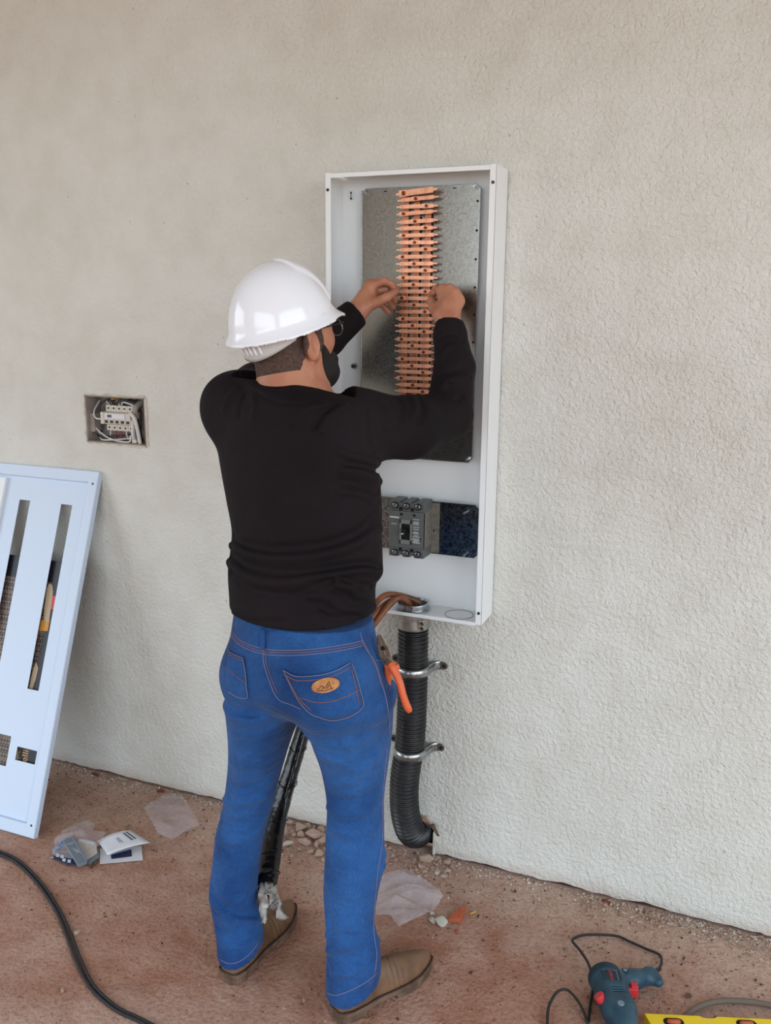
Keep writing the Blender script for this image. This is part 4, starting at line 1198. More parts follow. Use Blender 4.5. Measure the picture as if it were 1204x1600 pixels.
def build_clamp(py, label):
    c = P(645 if py < 1100 else 638.5, py + 3, -.06); z = c.z
    cx = CNX + .001 if py < 1100 else CNX - .002; cy = CNY - (.0 if py < 1100 else .001)
    t = empty('pipe_clamp', (cx, 0, z)); tag(t, label, 'pipe clamp', 'saddle clamps on the conduit')
    r0, wd = .0466, .0135
    prof = [(0, -wd), (.0035, -wd * .55), (.0045, 0), (.0035, wd * .55), (0, wd)]
    rows = []
    for o_, dz in prof:
        line = [Vector((cx + .066, -.003, z + dz)), Vector((cx + .058, -.004, z + dz)), Vector((cx + .052, -.018, z + dz))]
        line += [Vector((cx + (r0 + o_) * math.cos(a), cy + (r0 + o_) * math.sin(a), z + dz)) for a in np.linspace(.25, -math.pi - .25, 30)]
        line += [Vector((cx - .052, -.018, z + dz)), Vector((cx - .058, -.004, z + dz)), Vector((cx - .066, -.003, z + dz))]
        rows.append(line)
    MB().grid(rows).build('strap', MT['steel'], t, smooth=True, solid=.0018)
    for s in (1, -1):
        poly = [(cx + s * .056, z + .012), (cx + s * .080, z + .012), (cx + s * .088, z + .006), (cx + s * .088, z - .006), (cx + s * .080, z - .012), (cx + s * .056, z - .012)]
        tab = MB().prism(poly, -.0035, -.0005, WALLF(0)).build('fixing_tab', MT['dull_zinc'], t, bevel=.001)
        MB().cyl((cx + s * .078, -.0062, z), (cx + s * .078, -.0034, z), .0052, 10).build('fixing_screw', MT['dark_steel'], tab)
MT['dull_zinc'] = mat('dull_zinc', (112, 110, 106), .5, .8)
build_clamp(1042, 'upper zinc saddle clamp holding the black conduit, beside the orange pliers')
build_clamp(1170, 'lower zinc saddle clamp holding the black conduit to the wall')

def build_cables():
    zi = CZ0
    offs = [(-.008, .016, .0), (.014, .004, .012), (-.004, -.018, -.002)]
    labs = ['brown cable bending over the lock ring, rearmost of the three', 'brown cable bending highest out of the conduit', 'brown cable bending over the lock ring, nearest to the camera']
    ends = [P(583, 962, -.16), P(580, 952, -.17), P(577, 985, -.18)]
    mids = [P(612, 938, -.085), P(606, 929, -.10), P(618, 936, -.115)]
    for (dx, dy, dz), e, md, lb in zip(offs, ends, mids, labs):
        pts = spline([Vector((CNX + dx, CNY + dy, .74)), Vector((CNX + dx, CNY + dy, zi - .01)), Vector((CNX + dx - .004, CNY + dy - .003, zi + .025)), md, e,
                      e + Vector((-.035, -.03, -.07)), P(500, 1075, -.25) + Vector((dx, dy * .6, 0)), P(482, 1118, -.30) + Vector((dx * .8, dy * .5, 0))], 10)
        o = MB().tube(pts, .0088, 12).build('brown_cable', MT['cable'], smooth=True)
        tag(o, lb, 'cable', 'brown cables from the conduit')
build_cables()
def build_bundle():
    t = empty('cable_bundle', P(411, 1390, -.615)); tag(t, 'black taped cable bundle hanging between the legs with a torn end', 'cable bundle')
    px = [(490, 1098, -.27), (480, 1122, -.30), (468, 1160, -.335), (455, 1205, -.375), (442, 1250, -.41), (431, 1295, -.465), (424, 1340, -.53), (419, 1372, -.58), (417, 1390, -.605)]
    rad = [.019, .020, .021, .022, .024, .026, .027, .027, .024]
    pts = spline([P(*p) for p in px], 10); rr = np.interp(np.linspace(0, 1, len(pts)), np.linspace(0, 1, len(rad)), rad)
    rr = [r + .0018 * mnoise.noise(Vector((i * .35, 0, 0))) for i, r in enumerate(rr)]
    w = MB().tube(pts, .02, 20, radii=rr)
    # three cores show as soft lobes through the wrap
    vs = []
    for j, v in enumerate(w.v):
        i = j // 20; k = j % 20; c = pts[i]; d = Vector(v) - c
        vs.append(tuple(c + d * (1 + .10 * math.cos(3 * 2 * math.pi * k / 20 + i * .03) + .05 * mnoise.noise(Vector((i * .5, k * .9, 3))))))
    w.v = vs
    w.build('wrap', MT['tape'], t, smooth=True)
    # wound edges of the tape
    for i0 in (22, 34, 47, 58, 68):
        c = pts[i0]; tn = (pts[i0+1] - pts[i0-1]).normalized(); a = tn.cross(Vector((0, 1, 0))).normalized(); b = tn.cross(a)
        ring = [c + (a * math.cos(u) + b * math.sin(u)) * (rr[i0] * 1.07) + tn * (.012 * math.sin(u)) for u in np.linspace(0, 2 * math.pi, 25)]
        MB().tube(ring, .0013, 5).build('tape_edge', MT['tape'], t, smooth=True)
    # torn skirt of grey film at the end, with the brown core ends in it
    e = pts[-1]; tn = (pts[-1] - pts[-4]).normalized(); a = tn.cross(Vector((0, 1, 0))).normalized(); b = tn.cross(a)
    random.seed(5)
    for s in range(9):
        u0 = 2 * math.pi * s / 9; rows = []; ln = random.uniform(.030, .078); tw = random.uniform(-.6, .6)
        for i in range(6):
            f = i / 5; line = []
            for k in range(5):
                u = u0 + (k / 4 - .5) * (.95 - .5 * f) + tw * f
                r = .024 + f * random.uniform(.008, .034) + .004 * math.sin(k * 2.3 + s)
                line.append(e - tn * .008 + tn * (ln * f) + (a * math.cos(u) + b * math.sin(u)) * r + Vector((random.uniform(-1, 1), random.uniform(-1, 1), random.uniform(-1, 1))) * .003 * f)
            rows.append(line)
        MB().grid(rows).build('torn_film', MT['fray'], t, smooth=True, solid=.0012)
    for dx in (-.008, .006, .0):
        q = e + a * dx + b * dx * .6
        MB().cyl(q, q + tn * .022, .0085, 12).build('core_end', MT['cable'], t)
build_bundle()

# torn plaster flaps round the hole
def build_hole_edge():
    t = empty('torn_plaster', (HOLE_X1, 0, .1)); tag(t, 'torn brown plaster flaps around the conduit hole', 'plaster')
    def flap(pts, th=.006, m=None):
        c = sum((Vector(p) for p in pts), Vector()) / len(pts)
        rows = [[Vector(p) for p in pts], [Vector(p) + Vector((0, -th, 0)) for p in pts]]
        n = len(pts); mb = MB().add(rows[0] + rows[1], [tuple(range(n)), tuple(range(n, 2*n))[::-1]] + [(i, (i+1) % n, n+(i+1) % n, n+i) for i in range(n)])
        mb.build('flap', m or MT['flap'], t, bevel=.001)
    g = lambda x, y, d: P(x, y, -d)
    flap([g(664, 1283, .004), g(672, 1288, .012), g(679, 1287, .016), g(684, 1300, .02), g(687, 1306, .018), g(683, 1305, .016), g(676, 1292, .008), g(668, 1290, .003)])
    flap([g(659, 1273, .002), g(668, 1276, .006), g(674, 1284, .006), g(668, 1287, .002), g(660, 1281, .001)], m=MT['stone'])
    flap([g(677, 1300, .001), g(682, 1306, .001), g(680, 1334, .002), g(676, 1336, .002), g(676.5, 1318, .001)], m=MT['stone_w'])
MT['flap'] = mat('brown_torn_plaster', (128, 104, 90), .9, noise_c=(92, 72, 62), nscale=40)
build_hole_edge()

# ------------------------------------------------------------------ pliers in the side pocket
def build_pliers():
    Y = -.632
    t = empty('pliers', P(604, 1040, Y)); tag(t, 'combination pliers with orange grips stuck in the jeans side pocket', 'pliers')
    def pl(px, d=0): return P(px[0], px[1], Y + d)
    def plate(pix, y0, y1, name, m, bev=.0015):
        n = len(pix); A = [P(x, y, Y + y0) for x, y in pix]; B = [P(x, y, Y + y1) for x, y in pix]
        return MB().add(A + B, [tuple(range(n)), tuple(range(n, 2*n))[::-1]] + [(i, (i+1) % n, n+(i+1) % n, n+i) for i in range(n)]).build(name, m, t, bevel=bev)
    plate([(589, 993), (592, 991), (596, 1003), (597, 1012), (601, 1018), (605, 1030), (608, 1036), (604, 1040), (598, 1032), (592, 1026), (590, 1016), (588, 1004)], -.006, .006, 'jaw', MT['jaw'])
    plate([(592, 990), (596, 992), (602, 1003), (607, 1013), (611, 1025), (612, 1034), (608, 1038), (602, 1024), (599, 1013), (597, 1008)], -.0055, .0065, 'jaw', MT['jaw'])
    h = P(597.5, 1013, Y - .0066); MB().cyl(h, h + Vector((0, .002, 0)), .0055, 14).build('jaw_gap', MT['hole'], t)
    h = P(604, 1031, Y - .009); MB().cyl(h, h + Vector((0, .01, 0)), .0085, 18).build('pivot', MT['jaw'], t, bevel=.001)
    sp = spline([P(609, 1036, Y), P(616, 1048, Y - .004), P(624, 1066, Y - .010), P(629, 1085, Y - .012), P(634, 1100, Y - .010), P(640, 1112, Y - .006)], 6)
    rad = list(np.interp(np.linspace(0, 1, len(sp)), [0, .12, .3, .6, .9, 1], [.0085, .0105, .0085, .0082, .0088, .0060]))
    MB().tube(sp, .01, 14, radii=rad).build('grip', MT['orange'], t, smooth=True)
    MB().tube(spline([P(608, 1040, Y), P(613, 1044, Y - .003), P(623, 1040, Y + .002)], 5), .006, 10).build('grip_guard', MT['orange'], t, smooth=True)
    sp = spline([P(606, 1038, Y + .005), P(606, 1056, Y + .018), P(603, 1080, Y + .026), P(602, 1104, Y + .03)], 6)
    MB().tube(sp, .0085, 12).build('grip', MT['orange'], t, smooth=True)
build_pliers()

# ------------------------------------------------------------------ small recessed breaker box
def build_wall_box():
    x0, x1, z0, z1 = JB0.x, JB1.x, JB0.z, JB1.z; D = .075
    t = empty('recessed_breaker_box', ((x0 + x1) / 2, 0, z0)); tag(t, 'small recessed wall box crammed with wires and breakers', 'breaker box')
    e = .001
    m = MB().box((x0 + e, D - .003, z0 + e), (x1 - e, D, z1 - e)).box((x0 + e, -.002, z0 + e), (x0 + .004, D, z1 - e)).box((x1 - .004, -.002, z0 + e), (x1 - e, D, z1 - e)).box((x0 + e, -.002, z0 + e), (x1 - e, D, z0 + .004)).box((x0 + e, -.002, z1 - .004), (x1 - e, D, z1 - e))
    m.build('box_shell', MT['boxgrey'], t)
    # uneven plaster lip
    rng_ = random.Random(4); fr = MB()
    def lip(a, b, nrm):
        n = 16; A = []; B = []
        for i in range(n + 1):
            p = Vector(a).lerp(Vector(b), i / n); w = .004 + .006 * rng_.random()
            A.append(p + Vector((0, -.0022, 0))); B.append(p + Vector(nrm) * w + Vector((0, -.0006, 0)))
        fr.grid([A, B])
    lip((x0, 0, z1), (x1, 0, z1), (0, 0, 1)); lip((x1, 0, z1), (x1, 0, z0), (1, 0, 0)); lip((x1, 0, z0), (x0, 0, z0), (0, 0, -1)); lip((x0, 0, z0), (x0, 0, z1), (-1, 0, 0))
    fr.build('plaster_lip', MT['stone_w'], t, solid=.002)
    # row of five breakers
    bw = (x1 - x0) * .090; n = 5; bx0 = x0 + (x1 - x0) * .27; zc = (z0 + z1) / 2 + .004
    for k in range(n):
        xa = bx0 + k * bw
        u = empty('breaker_module', (xa, .05, zc)); u.parent = t; u.matrix_parent_inverse = world_of(t).inverted()
        poly = [(.06, zc - .042), (.022, zc - .042), (.022, zc - .022), (.008, zc - .018), (.008, zc + .018), (.022, zc + .022), (.022, zc + .042), (.06, zc + .042)]
        MB().prism(poly, xa + .0004, xa + bw - .0004, frame((0, 0, 0), (0, 1, 0), (0, 0, 1), (1, 0, 0))).build('module_body', MT['cream'], u, bevel=.001)
        for dz in (.032, -.032):
            MB().cyl((xa + bw / 2, .0205, zc + dz), (xa + bw / 2, .024, zc + dz), .0036, 10).build('module_screw', MT['dark_steel'], u)
        MB().box((xa + .004, .0075, zc - .016), (xa + bw - .004, .012, zc - .006)).build('module_toggle', MT['wire_k'], u, bevel=.001)
    MB().box((bx0 - .012, .006, zc - .020), (bx0 + .002, .05, zc + .020)).build('bus_connector', MT['cream'], t, bevel=.002)
    lb = MB().box((bx0 + .006, .0068, zc + .000), (bx0 + bw * 4, .0079, zc + .015)).build('module_label', MT['paper'], t)
    MB().box((bx0 + .016, .0064, zc + .003), (bx0 + .034, .0069, zc + .012)).build('label_print', MT['ink'], lb)
    def wire(pts, r, mt): MB().tube(spline(pts, 8), r, 8).build('wire', MT[mt], t, smooth=True)
    xr = bx0 + bw * 5
    for k in range(5):
        xa = bx0 + bw * (k + .5)
        wire([(xa, .03, zc + .04), (xa - .004, .02, zc + .055), (xa + .004 + .004 * k, .03, z1 - .012), (xa + .014, .055, z1 - .007)], .0026, ('wire_w', 'wire_k', 'wire_w', 'wire_k', 'wire_k')[k])
        wire([(xa, .03, zc - .04), (xa + .003, .022, zc - .052), (xa - .006 + .003 * k, .035, z0 + .012), (xa - .02, .055, z0 + .008)], .0026, ('wire_w', 'wire_r', 'wire_r', 'wire_w', 'wire_w')[k])
    wire([(bx0 - .008, .03, zc - .02), (bx0 - .022, .018, zc + .01), (bx0 - .016, .018, zc + .045), (bx0 + .012, .02, z1 - .014), (bx0 + .03, .04, z1 - .01)], .003, 'wire_k')
    wire([(x0 + .014, .05, z0 + .01), (x0 + .016, .02, zc - .02), (x0 + .024, .02, zc - .04), (bx0 + .02, .01, z0 + .014), (xr - .01, .006, z0 + .008), (xr - .004, .01, z0 + .03)], .0028, 'wire_w')
    wire([(x0 + .018, .04, z0 + .012), (x0 + .05, .015, z0 + .008), (x0 + .09, .012, z0 + .010), (xr + .01, .03, z0 + .02)], .0028, 'wire_w')
    wire([(xr - .02, .04, z0 + .03), (xr - .003, .016, z0 + .022), (xr - .005, .02, z0 + .045)], .0026, 'wire_y')
    wire([(bx0 + .02, .04, z1 - .02), (bx0 + .034, .014, z1 - .011), (bx0 + .05, .04, z1 - .012)], .0032, 'wire_y')
    wire([(bx0 + .05, .02, z1 - .022), (bx0 + .075, .008, z1 - .012), (xr + .01, .01, z1 - .016), (xr + .028, .03, z1 - .03)], .0034, 'wire_k')
    wire([(bx0 + .06, .03, z1 - .03), (bx0 + .08, .016, z1 - .019), (xr + .012, .014, z1 - .03), (xr + .02, .03, zc + .02)], .003, 'wire_w')
    wire([(xr + .004, .02, zc + .014), (xr + .014, -.006, zc + .022), (xr + .030, -.008, zc + .006), (xr + .036, -.004, zc - .03), (xr + .038, .004, z0 + .006)], .0062, 'wire_w')
    wire([(xr + .006, .02, zc), (xr + .010, .008, zc - .015), (xr + .008, .012, z0 + .022), (xr + .012, .04, z0 + .01)], .0075, 'wire_w')
    wire([(xr + .018, .03, zc + .05), (xr + .020, .02, zc + .01), (xr + .024, .02, zc - .025), (xr + .018, .04, z0 + .01)], .005, 'wire_k')
    wire([(xr + .030, .05, z1 - .012), (xr + .026, .012, z1 - .030), (xr + .024, .004, zc + .03), (xr + .020, .02, zc + .008)], .0095, 'boxgrey')
    wire([(x0 + .02, .05, z1 - .02), (x0 + .018, .02, zc + .02), (x0 + .030, .012, zc - .002), (bx0 - .006, .01, zc - .004)], .003, 'wire_w')
    wire([(bx0 - .004, .03, z1 - .02), (bx0 + .03, .012, z1 - .016), (bx0 + .05, .02, z1 - .03)], .0032, 'wire_k')
    wire([(x0 + .010, .06, z0 + .03), (x0 + .020, .03, z0 + .018), (bx0 + .01, .02, z0 + .02), (xr - .02, .03, z0 + .03)], .0026, 'wire_k')
    MB().box((x0 + .004, .012, zc - .05), (x0 + .022, .05, zc + .012)).build('knockout_tab', MT['boxgrey'], t, bevel=.003)
    MB().box((xr + .006, .002, z0 + .006), (xr + .024, .03, z0 + .018)).build('connector_block', MT['cream'], t, bevel=.002)
build_wall_box()
# ------------------------------------------------------------------ cabinet front frame leaning on the wall
def build_cover():
    tr, br = P(155, 737, -.012), F(52, 1311, 0.004)
    up = (tr - br); Ht = up.length; up.normalize()
    # the frame stands parallel to the wall
    u = Vector((-1, 0, 0)); u = (u - up * u.dot(up)).normalized(); n = u.cross(up).normalized()
    if n.y > 0: n = -n
    def uv(px, py, dep=0.0):
        d = Vector(ray(px, py)); c = Vector(CAM); o = br + n * dep
        k = (o - c).dot(n) / d.dot(n); q = c + d * k - br
        return q.dot(u), q.dot(up)
    Fm = frame(br, u, up, n)                 # (u to the left, v up, w towards the room)
    W = .53
    t = empty('cabinet_front_frame', br); tag(t, 'white slotted cabinet front frame leaning against the wall', 'cabinet cover')
    fw = .040
    wht = MT['panel_white']
    s2 = [uv(91, 787), uv(109, 788), uv(56, 1080), uv(39, 1076)]
    s1 = [uv(26, 781), uv(43, 783)]
    sq = [uv(23, 1167), uv(54, 1174), uv(50, 1195), uv(19, 1188)]
    lo = [uv(13, 1151), uv(5, 1198)]
    u2a, u2b = (s2[1][0] + s2[2][0]) / 2, (s2[0][0] + s2[3][0]) / 2; v2a, v2b = (s2[2][1] + s2[3][1]) / 2, (s2[0][1] + s2[1][1]) / 2
    u1a = s1[1][0]; u1b = s1[0][0]
    u1a, u1b = u1a, u1a + (u2b - u2a)
    sqa, sqb = (sq[1][0] + sq[2][0]) / 2, (sq[0][0] + sq[3][0]) / 2; sva, svb = (sq[2][1] + sq[3][1]) / 2, (sq[0][1] + sq[1][1]) / 2
    la = (lo[0][0] + lo[1][0]) / 2; lva, lvb = lo[1][1], lo[0][1]
    holes = [(u2a, u2b, v2a, v2b), (u1a, u1b, v2a, v2b), (sqa, sqb, sva, svb), (la, la + .07, lva, lvb)]
    # face with its cut-outs, built from the grid between all the cut lines
    us = sorted(set([fw - .004, W - fw + .004] + [x for h in holes for x in h[:2]])); vs = sorted(set([fw - .004, Ht - fw + .004] + [x for h in holes for x in h[2:]]))
    m = MB(); ids = {}
    for i, a in enumerate(us):
        for k, b in enumerate(vs): ids[i, k] = len(m.v); m.v.append(tuple(Fm @ Vector((a, b, -.013))))
    for i in range(len(us) - 1):
        for k in range(len(vs) - 1):
            uc, vc = (us[i] + us[i+1]) / 2, (vs[k] + vs[k+1]) / 2
            if any(h[0] < uc < h[1] and h[2] < vc < h[3] for h in holes): continue
            m.f.append((ids[i, k], ids[i+1, k], ids[i+1, k+1], ids[i, k+1]))
    m.build('slotted_face', wht, t, solid=.0016)
    # outer frame folded from one sheet
    m = MB(); ring = lambda a, w: [(a, a, w), (W - a, a, w), (W - a, Ht - a, w), (a, Ht - a, w)]
    prof = [ring(.0005, -.020), ring(0, -.002), ring(.002, 0), ring(fw - .004, 0), ring(fw - .001, -.002), ring(fw, -.015)]
    m.grid([[Fm @ Vector(c) for c in r_] for r_ in prof], closed=True)
    m.build('frame_rim', wht, t, solid=.0014)
    for px, py in ((145, 756), (49, 1290)):
        a, b = uv(px, py); c0 = Fm @ Vector((a, b, -.001)); MB().cyl(c0, c0 + n * .0018, .0042, 10).build('screw_hole', MT['dark_steel'], t)
    # hinged rail showing at the left
    ra = uv(9, 748)[0]; MB().prism([(ra, .10), (ra + .05, .10), (ra + .05, Ht - .050), (ra, Ht - .050)], -.012, .001, Fm).build('stiffener_rail', MT['white_paint'], t, bevel=.0015)
    return br, u, up, n, uv, Fm, Ht, holes
COV = build_cover()

# ------------------------------------------------------------------ printed carton behind the frame
def lattice_material():
    m, N, L, b = new_mat('brown_lattice_print')
    tc = N.new('ShaderNodeTexCoord'); o = tc.outputs['Object']
    mp = N.new('ShaderNodeMapping'); mp.inputs['Rotation'].default_value = (0, .785, 0); L.new(o, mp.inputs['Vector'])
    ck = N.new('ShaderNodeTexChecker'); ck.inputs['Scale'].default_value = 120; L.new(mp.outputs[0], ck.inputs['Vector'])
    ck.inputs['Color1'].default_value = S((54, 46, 46)); ck.inputs['Color2'].default_value = S((128, 108, 94))
    L.new(ck.outputs['Color'], b.inputs['Base Color']); b.inputs['Roughness'].default_value = .5
    return m
MT['lattice'] = lattice_material()
def build_carton():
    br, u, up, n, uv, Fm, Ht, holes = COV
    # flat carton leaning behind the frame, parallel to it
    w1 = -.026; w0 = -.075
    v1 = uv(92, 877, w1)[1]; u0, u1 = .045, .46; v0 = .05
    t = empty('printed_carton', Fm @ Vector((.25, v0, w0))); tag(t, 'black and brown printed carton behind the leaning white frame', 'carton')
    MB().prism([(u0, v0), (u1, v0), (u1, v1), (u0, v1)], w0, w1, Fm).build('carton_body', MT['lattice'], t, bevel=.002)
    def art(pix, mt, d=.0008, name='print_shape'):
        MB().prism([uv(x, y, w1) for x, y in pix], w1, w1 + d, Fm).build(name, MT[mt], t)
    vb = uv(92, 912, w1)[1]
    MB().prism([(u0 + .001, vb), (u1 - .001, vb), (u1 - .001, v1 - .001), (u0 + .001, v1 - .001)], w1, w1 + .0007, Fm).build('black_band', MT['carton_black'], t)
    ub = uv(72, 985, w1)[0]; ub2 = uv(52, 1075, w1)[0]
    um = uv(60, 1040, w1)[0] + .004
    MB().prism([(u0 + .001, v0 + .001), (um, v0 + .001), (um, vb), (u0 + .001, vb)], w1, w1 + .0007, Fm).build('black_field', MT['carton_black'], t)
    art([(73, 920), (77, 912), (82, 914), (83, 925), (80, 950), (77, 970), (72, 972), (69, 968), (70, 950)], 'beige', .0016)
    art([(64, 969), (78, 969), (75, 986), (61, 986)], 'amber', .0014)
    art([(81, 930), (88, 932), (85, 952), (79, 952)], 'red', .0012)
    art([(52, 1046), (57, 1034), (60, 1044), (56, 1062), (49, 1080), (46, 1074)], 'beige', .0016)
    art([(24, 1176), (28, 1170), (29, 1186), (24, 1190)], 'beige', .0016)
    # gold lettering seen through the square window
    cu = bpy.data.curves.new('gold_lettering', 'FONT'); cu.body = 'elli'; cu.size = .036; cu.extrude = .0006; cu.align_x = 'CENTER'; cu.align_y = 'CENTER'
    o = bpy.data.objects.new('gold_lettering', cu); col.objects.link(o)
    dg = bpy.context.evaluated_depsgraph_get(); me = bpy.data.meshes.new_from_object(o.evaluated_get(dg)); bpy.data.objects.remove(o)
    a, b = uv(40, 1181, w1); c = Fm @ Vector((a, b, w1 + .001))
    # letters run upwards along the carton
    me.transform(frame(c, up, u, n))
    link_mesh('gold_lettering', me, MT['gold'], t)
build_carton()

# ------------------------------------------------------------------ litter on the left
def crumple(pix_outline, z, seed, amp=.012, mt='film', name='plastic_bag', label='', n=22, group=None, lift=0.007, thick=.0006, ridge=7):
    """thin crumpled film lying on the floor, its outline given on the floor"""
    C = [F(x, y, z) for x, y in pix_outline]; c = sum(C, Vector()) / len(C)
    sp = [C[i].lerp(C[(i + 1) % len(C)], k / 8) for i in range(len(C)) for k in range(8)]; m = len(sp); rows = []; rnd = random.Random(seed)
    sd = Vector((seed * 3.7, seed * 1.3, 0))
    for i in range(n + 1):
        f = i / n; line = []
        for k in range(m):
            p = c.lerp(sp[k], f)
            q = p * ridge + sd
            h = 1.5 * (1 - 2.2 * abs(mnoise.noise(q))) + .8 * (1 - 2.2 * abs(mnoise.noise(q * 2.2))) + .35 * abs(mnoise.noise(q * 5.1)); h = max(h, 0)
            jag = (.002 * mnoise.noise(Vector((k * .9, seed, 0)))) if i == n else 0
            line.append(Vector((p.x + jag, p.y + jag, lift + amp * h * (1 - .55 * f ** 3))))
        rows.append(line)
    o = MB().grid(rows, closed=True).build(name, MT[mt], smooth=False)
    tag(o, label, 'plastic bag', group)
    return o
crumple([(225, 1266), (262, 1244), (284, 1246), (313, 1294), (268, 1317), (246, 1306)], 0, 2, .010, label='empty clear plastic bag on the floor left of the jeans')
crumple([(588, 1384), (604, 1373), (636, 1364), (674, 1386), (692, 1408), (676, 1428), (622, 1458), (611, 1440), (586, 1438)], 0, 5, .014, mt='film2', label='milky plastic bag lying beside the right trouser leg')

def build_parts_bag():
    t = empty('hardware_bag', F(118, 1335)); tag(t, 'clear bag of blue and grey cabinet fittings beside the leaflet', 'hardware bag')
    o = crumple([(86, 1318), (100, 1304), (118, 1294), (140, 1285), (150, 1292), (146, 1304), (166, 1308), (156, 1326), (136, 1338), (124, 1350), (96, 1346), (82, 1340)], 0, 8, .012, lift=.006, name='bag_film', label='x')
    for k in ('label', 'category'): del o[k]
    o.parent = t; o.matrix_parent_inverse = world_of(t).inverted()
    def slab(pix, z0, z1, mt, name, bev=.001):
        A = [F(x, y, z1) for x, y in pix]; n = len(A)
        B = [Vector((a.x, a.y, z0)) for a in A]
        return MB().add(A + B, [tuple(range(n)), tuple(range(n, 2*n))[::-1]] + [(i, (i+1) % n, n+(i+1) % n, n+i) for i in range(n)]).build(name, MT[mt], t, bevel=bev)
    slab([(98, 1313), (113, 1306), (136, 1345), (122, 1351)], .014, .024, 'greyplast', 'grey_profile')
    slab([(111, 1306), (114, 1305), (137, 1343), (135, 1346)], .024, .030, 'greyplast', 'profile_rib')
    slab([(120, 1316), (150, 1316), (152, 1332), (136, 1342)], .008, .014, 'cream', 'cream_cover')
    slab([(124, 1310), (148, 1315), (147, 1318), (122, 1314)], .010, .018, 'paper', 'cover_edge')
    slab([(136, 1340), (153, 1325), (155, 1336), (139, 1348)], .002, .012, 'greyplast', 'terminal_strip')
    b = slab([(83, 1340), (92, 1331), (112, 1336), (122, 1350), (106, 1350)], .004, .008, 'darkblue', 'label_sheet')
    for x, y in ((90, 1336), (97, 1338), (100, 1343), (108, 1345)):
        slab([(x - 2, y - 2.5), (x + 3, y - 1.5), (x + 2, y + 3), (x - 3, y + 2)], .008, .0086, 'paper', 'sheet_symbol', 0)
    for x, y in ((90, 1324), (96, 1318), (101, 1313)):
        p = F(x, y, .010); MB().cyl(p + Vector((-.006, -.004, -.006)), p + Vector((.006, .004, .002)), .0075, 12).build('blue_cap', MT['blue'], t, smooth=True)
    p = F(78, 1339, .006); MB().cyl(p, p + Vector((.012, .004, 0)), .004, 10).build('bolt', MT['steel'], t)
    p0, p1 = F(141, 1356, .004), F(153, 1344, .004); MB().cyl(p0, p1, .003, 8).build('screw', MT['jaw'], t)
build_parts_bag()
def build_leaflet():
    t = empty('instruction_leaflet', F(190, 1330)); tag(t, 'folded white instruction leaflet lying open on the floor', 'leaflet')
    A = [F(156, 1326, .003), F(221, 1322, .003), F(223, 1344, .003), F(156, 1350, .003)]
    low = MB().grid([[A[0].lerp(A[1], k / 6) for k in range(7)], [A[3].lerp(A[2], k / 6) for k in range(7)]]).build('back_page', MT['paper'], t, solid=.001)
    I = [F(173, 1336, .0045), F(205, 1327, .0045), F(206, 1338, .0045), F(174, 1342, .0045)]
    MB().add(I, [(0, 1, 2, 3)]).build('printed_picture', MT['darkblue'], low, solid=.0004)
    # lifted front page
    c = [F(152, 1314, .010), F(203, 1297, .028), F(235, 1317, .022), F(168, 1336, .014)]
    rows = []
    for i in range(7):
        f = i / 6; rows.append([c[0].lerp(c[1], k / 8).lerp(c[3].lerp(c[2], k / 8), f) + Vector((0, 0, .008 * math.sin(math.pi * k / 8) * (1 - .3 * f))) for k in range(9)])
    top = MB().grid(rows).build('front_page', MT['paper'], t, smooth=True, solid=.0009)
    def at(a, b):
        return c[0].lerp(c[1], a).lerp(c[3].lerp(c[2], a), b) + Vector((0, 0, .008 * math.sin(math.pi * a) * (1 - .3 * b) + .0012))
    for a0, a1, b0, b1 in ((.80, .85, .10, .62), (.70, .75, .14, .66), (.47, .485, .30, .66), (.42, .435, .34, .62)):
        MB().add([at(a0, b0), at(a1, b0), at(a1, b1), at(a0, b1)], [(0, 1, 2, 3)]).build('printed_line', MT['ink'], top, solid=.0003)
build_leaflet()

def cord(name, pts, r, mt, label, cat, group=None, n=8):
    o = MB().tube(spline(pts, 10), r, n).build(name, MT[mt], smooth=True); return tag(o, label, cat, group)
r_ = .0042
base = [(-420, 1330), (-220, 1300), (-60, 1318), (0, 1336), (30, 1352), (62, 1385), (88, 1425), (105, 1465), (120, 1505), (142, 1545), (180, 1578), (225, 1600), (290, 1640), (360, 1720), (400, 1850)]
cord('floor_power_cable', [F(x, y, r_) for x, y in base], r_, 'cord', 'black power cord curving across the floor, outer strand of the pair', 'power cord')
cord('floor_power_cable', [F(x + 5.5 + 1.5 * math.sin(i), y - 3.5, r_) for i, (x, y) in enumerate(base)], r_, 'cord', 'black power cord curving across the floor, inner strand of the pair', 'power cord')
cord('grey_cable', [F(1068, 1592, .010), F(1082, 1579, .011), F(1102, 1569, .012), F(1130, 1564, .012), F(1165, 1565, .012), F(1204, 1571, .012), F(1270, 1590, .012)], .0075, 'hose', 'thick grey cable on the floor behind the yellow level', 'cable', n=12)
